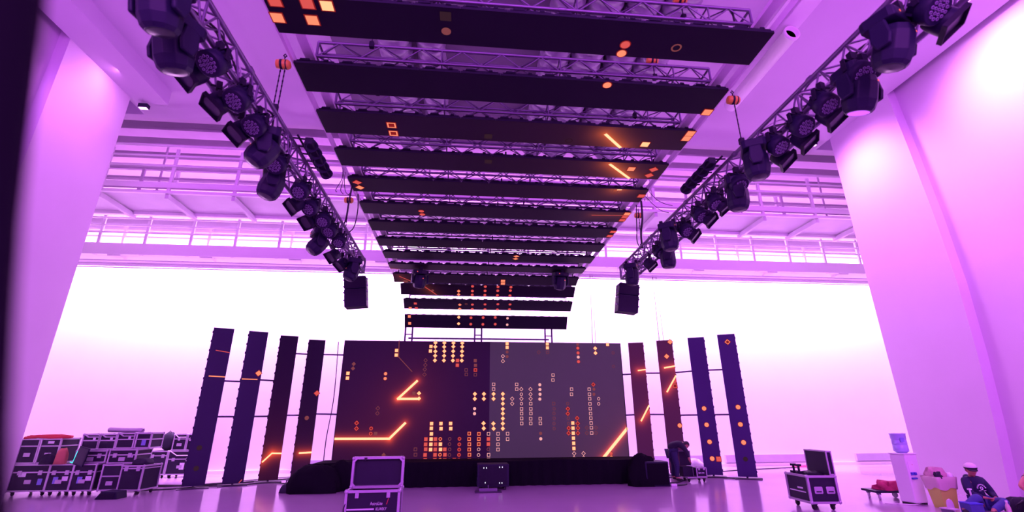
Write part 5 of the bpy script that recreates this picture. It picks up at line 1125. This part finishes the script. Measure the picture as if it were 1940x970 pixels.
# ------------------------------------------------------------------ floor cables
g = 'black cables on the floor'
cable([(-10, 15.6, .02), (-8.6, 15.3, .02), (-7.6, 15.1, .02), (-6.6, 15.3, .02), (-5.9, 15.9, .02), (-5.0, 16.6, .02)], .022, 'black cable along the floor behind the left pillars', group=g)
cable([(-9.2, 14.4, .02), (-8.0, 14.2, .02), (-7.2, 14.5, .02), (-6.9, 14.8, .02), (-6.2, 14.9, .02), (-5.4, 15.4, .02), (-4.6, 14.8, .02), (-4.2, 14.0, .02)], .018, 'black cable winding past the feet of the left pillars', group=g)
cable([(-8.6, 14.9, .02), (-7.7, 15.0, .02), (-6.8, 15.6, .02), (-5.8, 16.6, .02), (-4.8, 17.2, .02)], .015, 'thin black cable behind the left pillars near the wall', group=g)
cable([(5.5, 13.7, .02), (6.0, 13.9, .02), (6.7, 14.7, .02), (7.6, 14.9, .02), (8.3, 14.3, .02), (8.7, 14.3, .02)], .020, 'black cable joining the feet of the right pillars', group=g)
cable([(5.3, 15.2, .02), (6.0, 15.0, .02), (6.8, 15.4, .02), (7.6, 15.5, .02), (8.8, 16.6, .02), (12.2, 17.6, .02)], .018, 'black cable running from the right pillars to the far wall', group=g)
cable([(5.4, 13.3, .02), (5.7, 13.25, .02), (6.0, 13.4, .02)], .022, 'short black cable end right of the stage', group=g)
cable([(8.6, 9.95, .012), (9.0, 9.7, .012), (9.4, 9.9, .012)], .008, 'white lead on the floor under the dolly', 'steel_white')
t = thing('power_strip', (5.55, 13.2, 0), 'small white plug block on the floor right of the stage', 'power strip')
MB().b2((-.08, -.05, 0), (.08, .05, .06)).build('body', M['white_pl'], t, bevel=.008)
# black sheet made up for an unclear dark object beside the camera, out of focus at the left frame edge
EDGE = [(-0.252, 0.229, 1.85), (-0.249, 0.231, 1.829), (-0.242, 0.239, 1.763), (-0.235, 0.246, 1.704), (-0.227, 0.253, 1.651), (-0.219, 0.26, 1.601), (-0.21, 0.267, 1.556)]
t = thing('black_standin_edge', (-.45, .25, 0), 'made-up black sheet edge close to the camera at the far left', 'stand-in')
rows = [(EDGE[0][0] + .10, EDGE[0][1] + .05, 3.4)] + list(EDGE) + [(EDGE[-1][0] - .01, EDGE[-1][1] - .01, .9), (EDGE[-1][0] - .02, EDGE[-1][1] - .01, .02)]
vs = []; fs = []; n = 14
for (x, y, z) in rows:
    for k in (0, 1):
        for i in range(n + 1):
            u = i / n * .42; vs.append((x - u * .94 - .004 * k, y - u * .34 + .012 * math.sin(i * 1.7) * min(1, i / 2) + .012 * k, z))
m_ = n + 1
for r in range(len(rows) - 1):
    for i in range(n):
        a = r * 2 * m_ + i; b = (r + 1) * 2 * m_ + i; fs.append((a, a + 1, b + 1, b)); fs.append((a + m_, b + m_, b + m_ + 1, a + m_ + 1))
    a = r * 2 * m_; b = (r + 1) * 2 * m_; fs.append((a, b, b + m_, a + m_)); fs.append((a + n, a + n + m_, b + n + m_, b + n))
MB().add(vs, fs, 0, True).build('cloth', M['drape'], t, world=True)
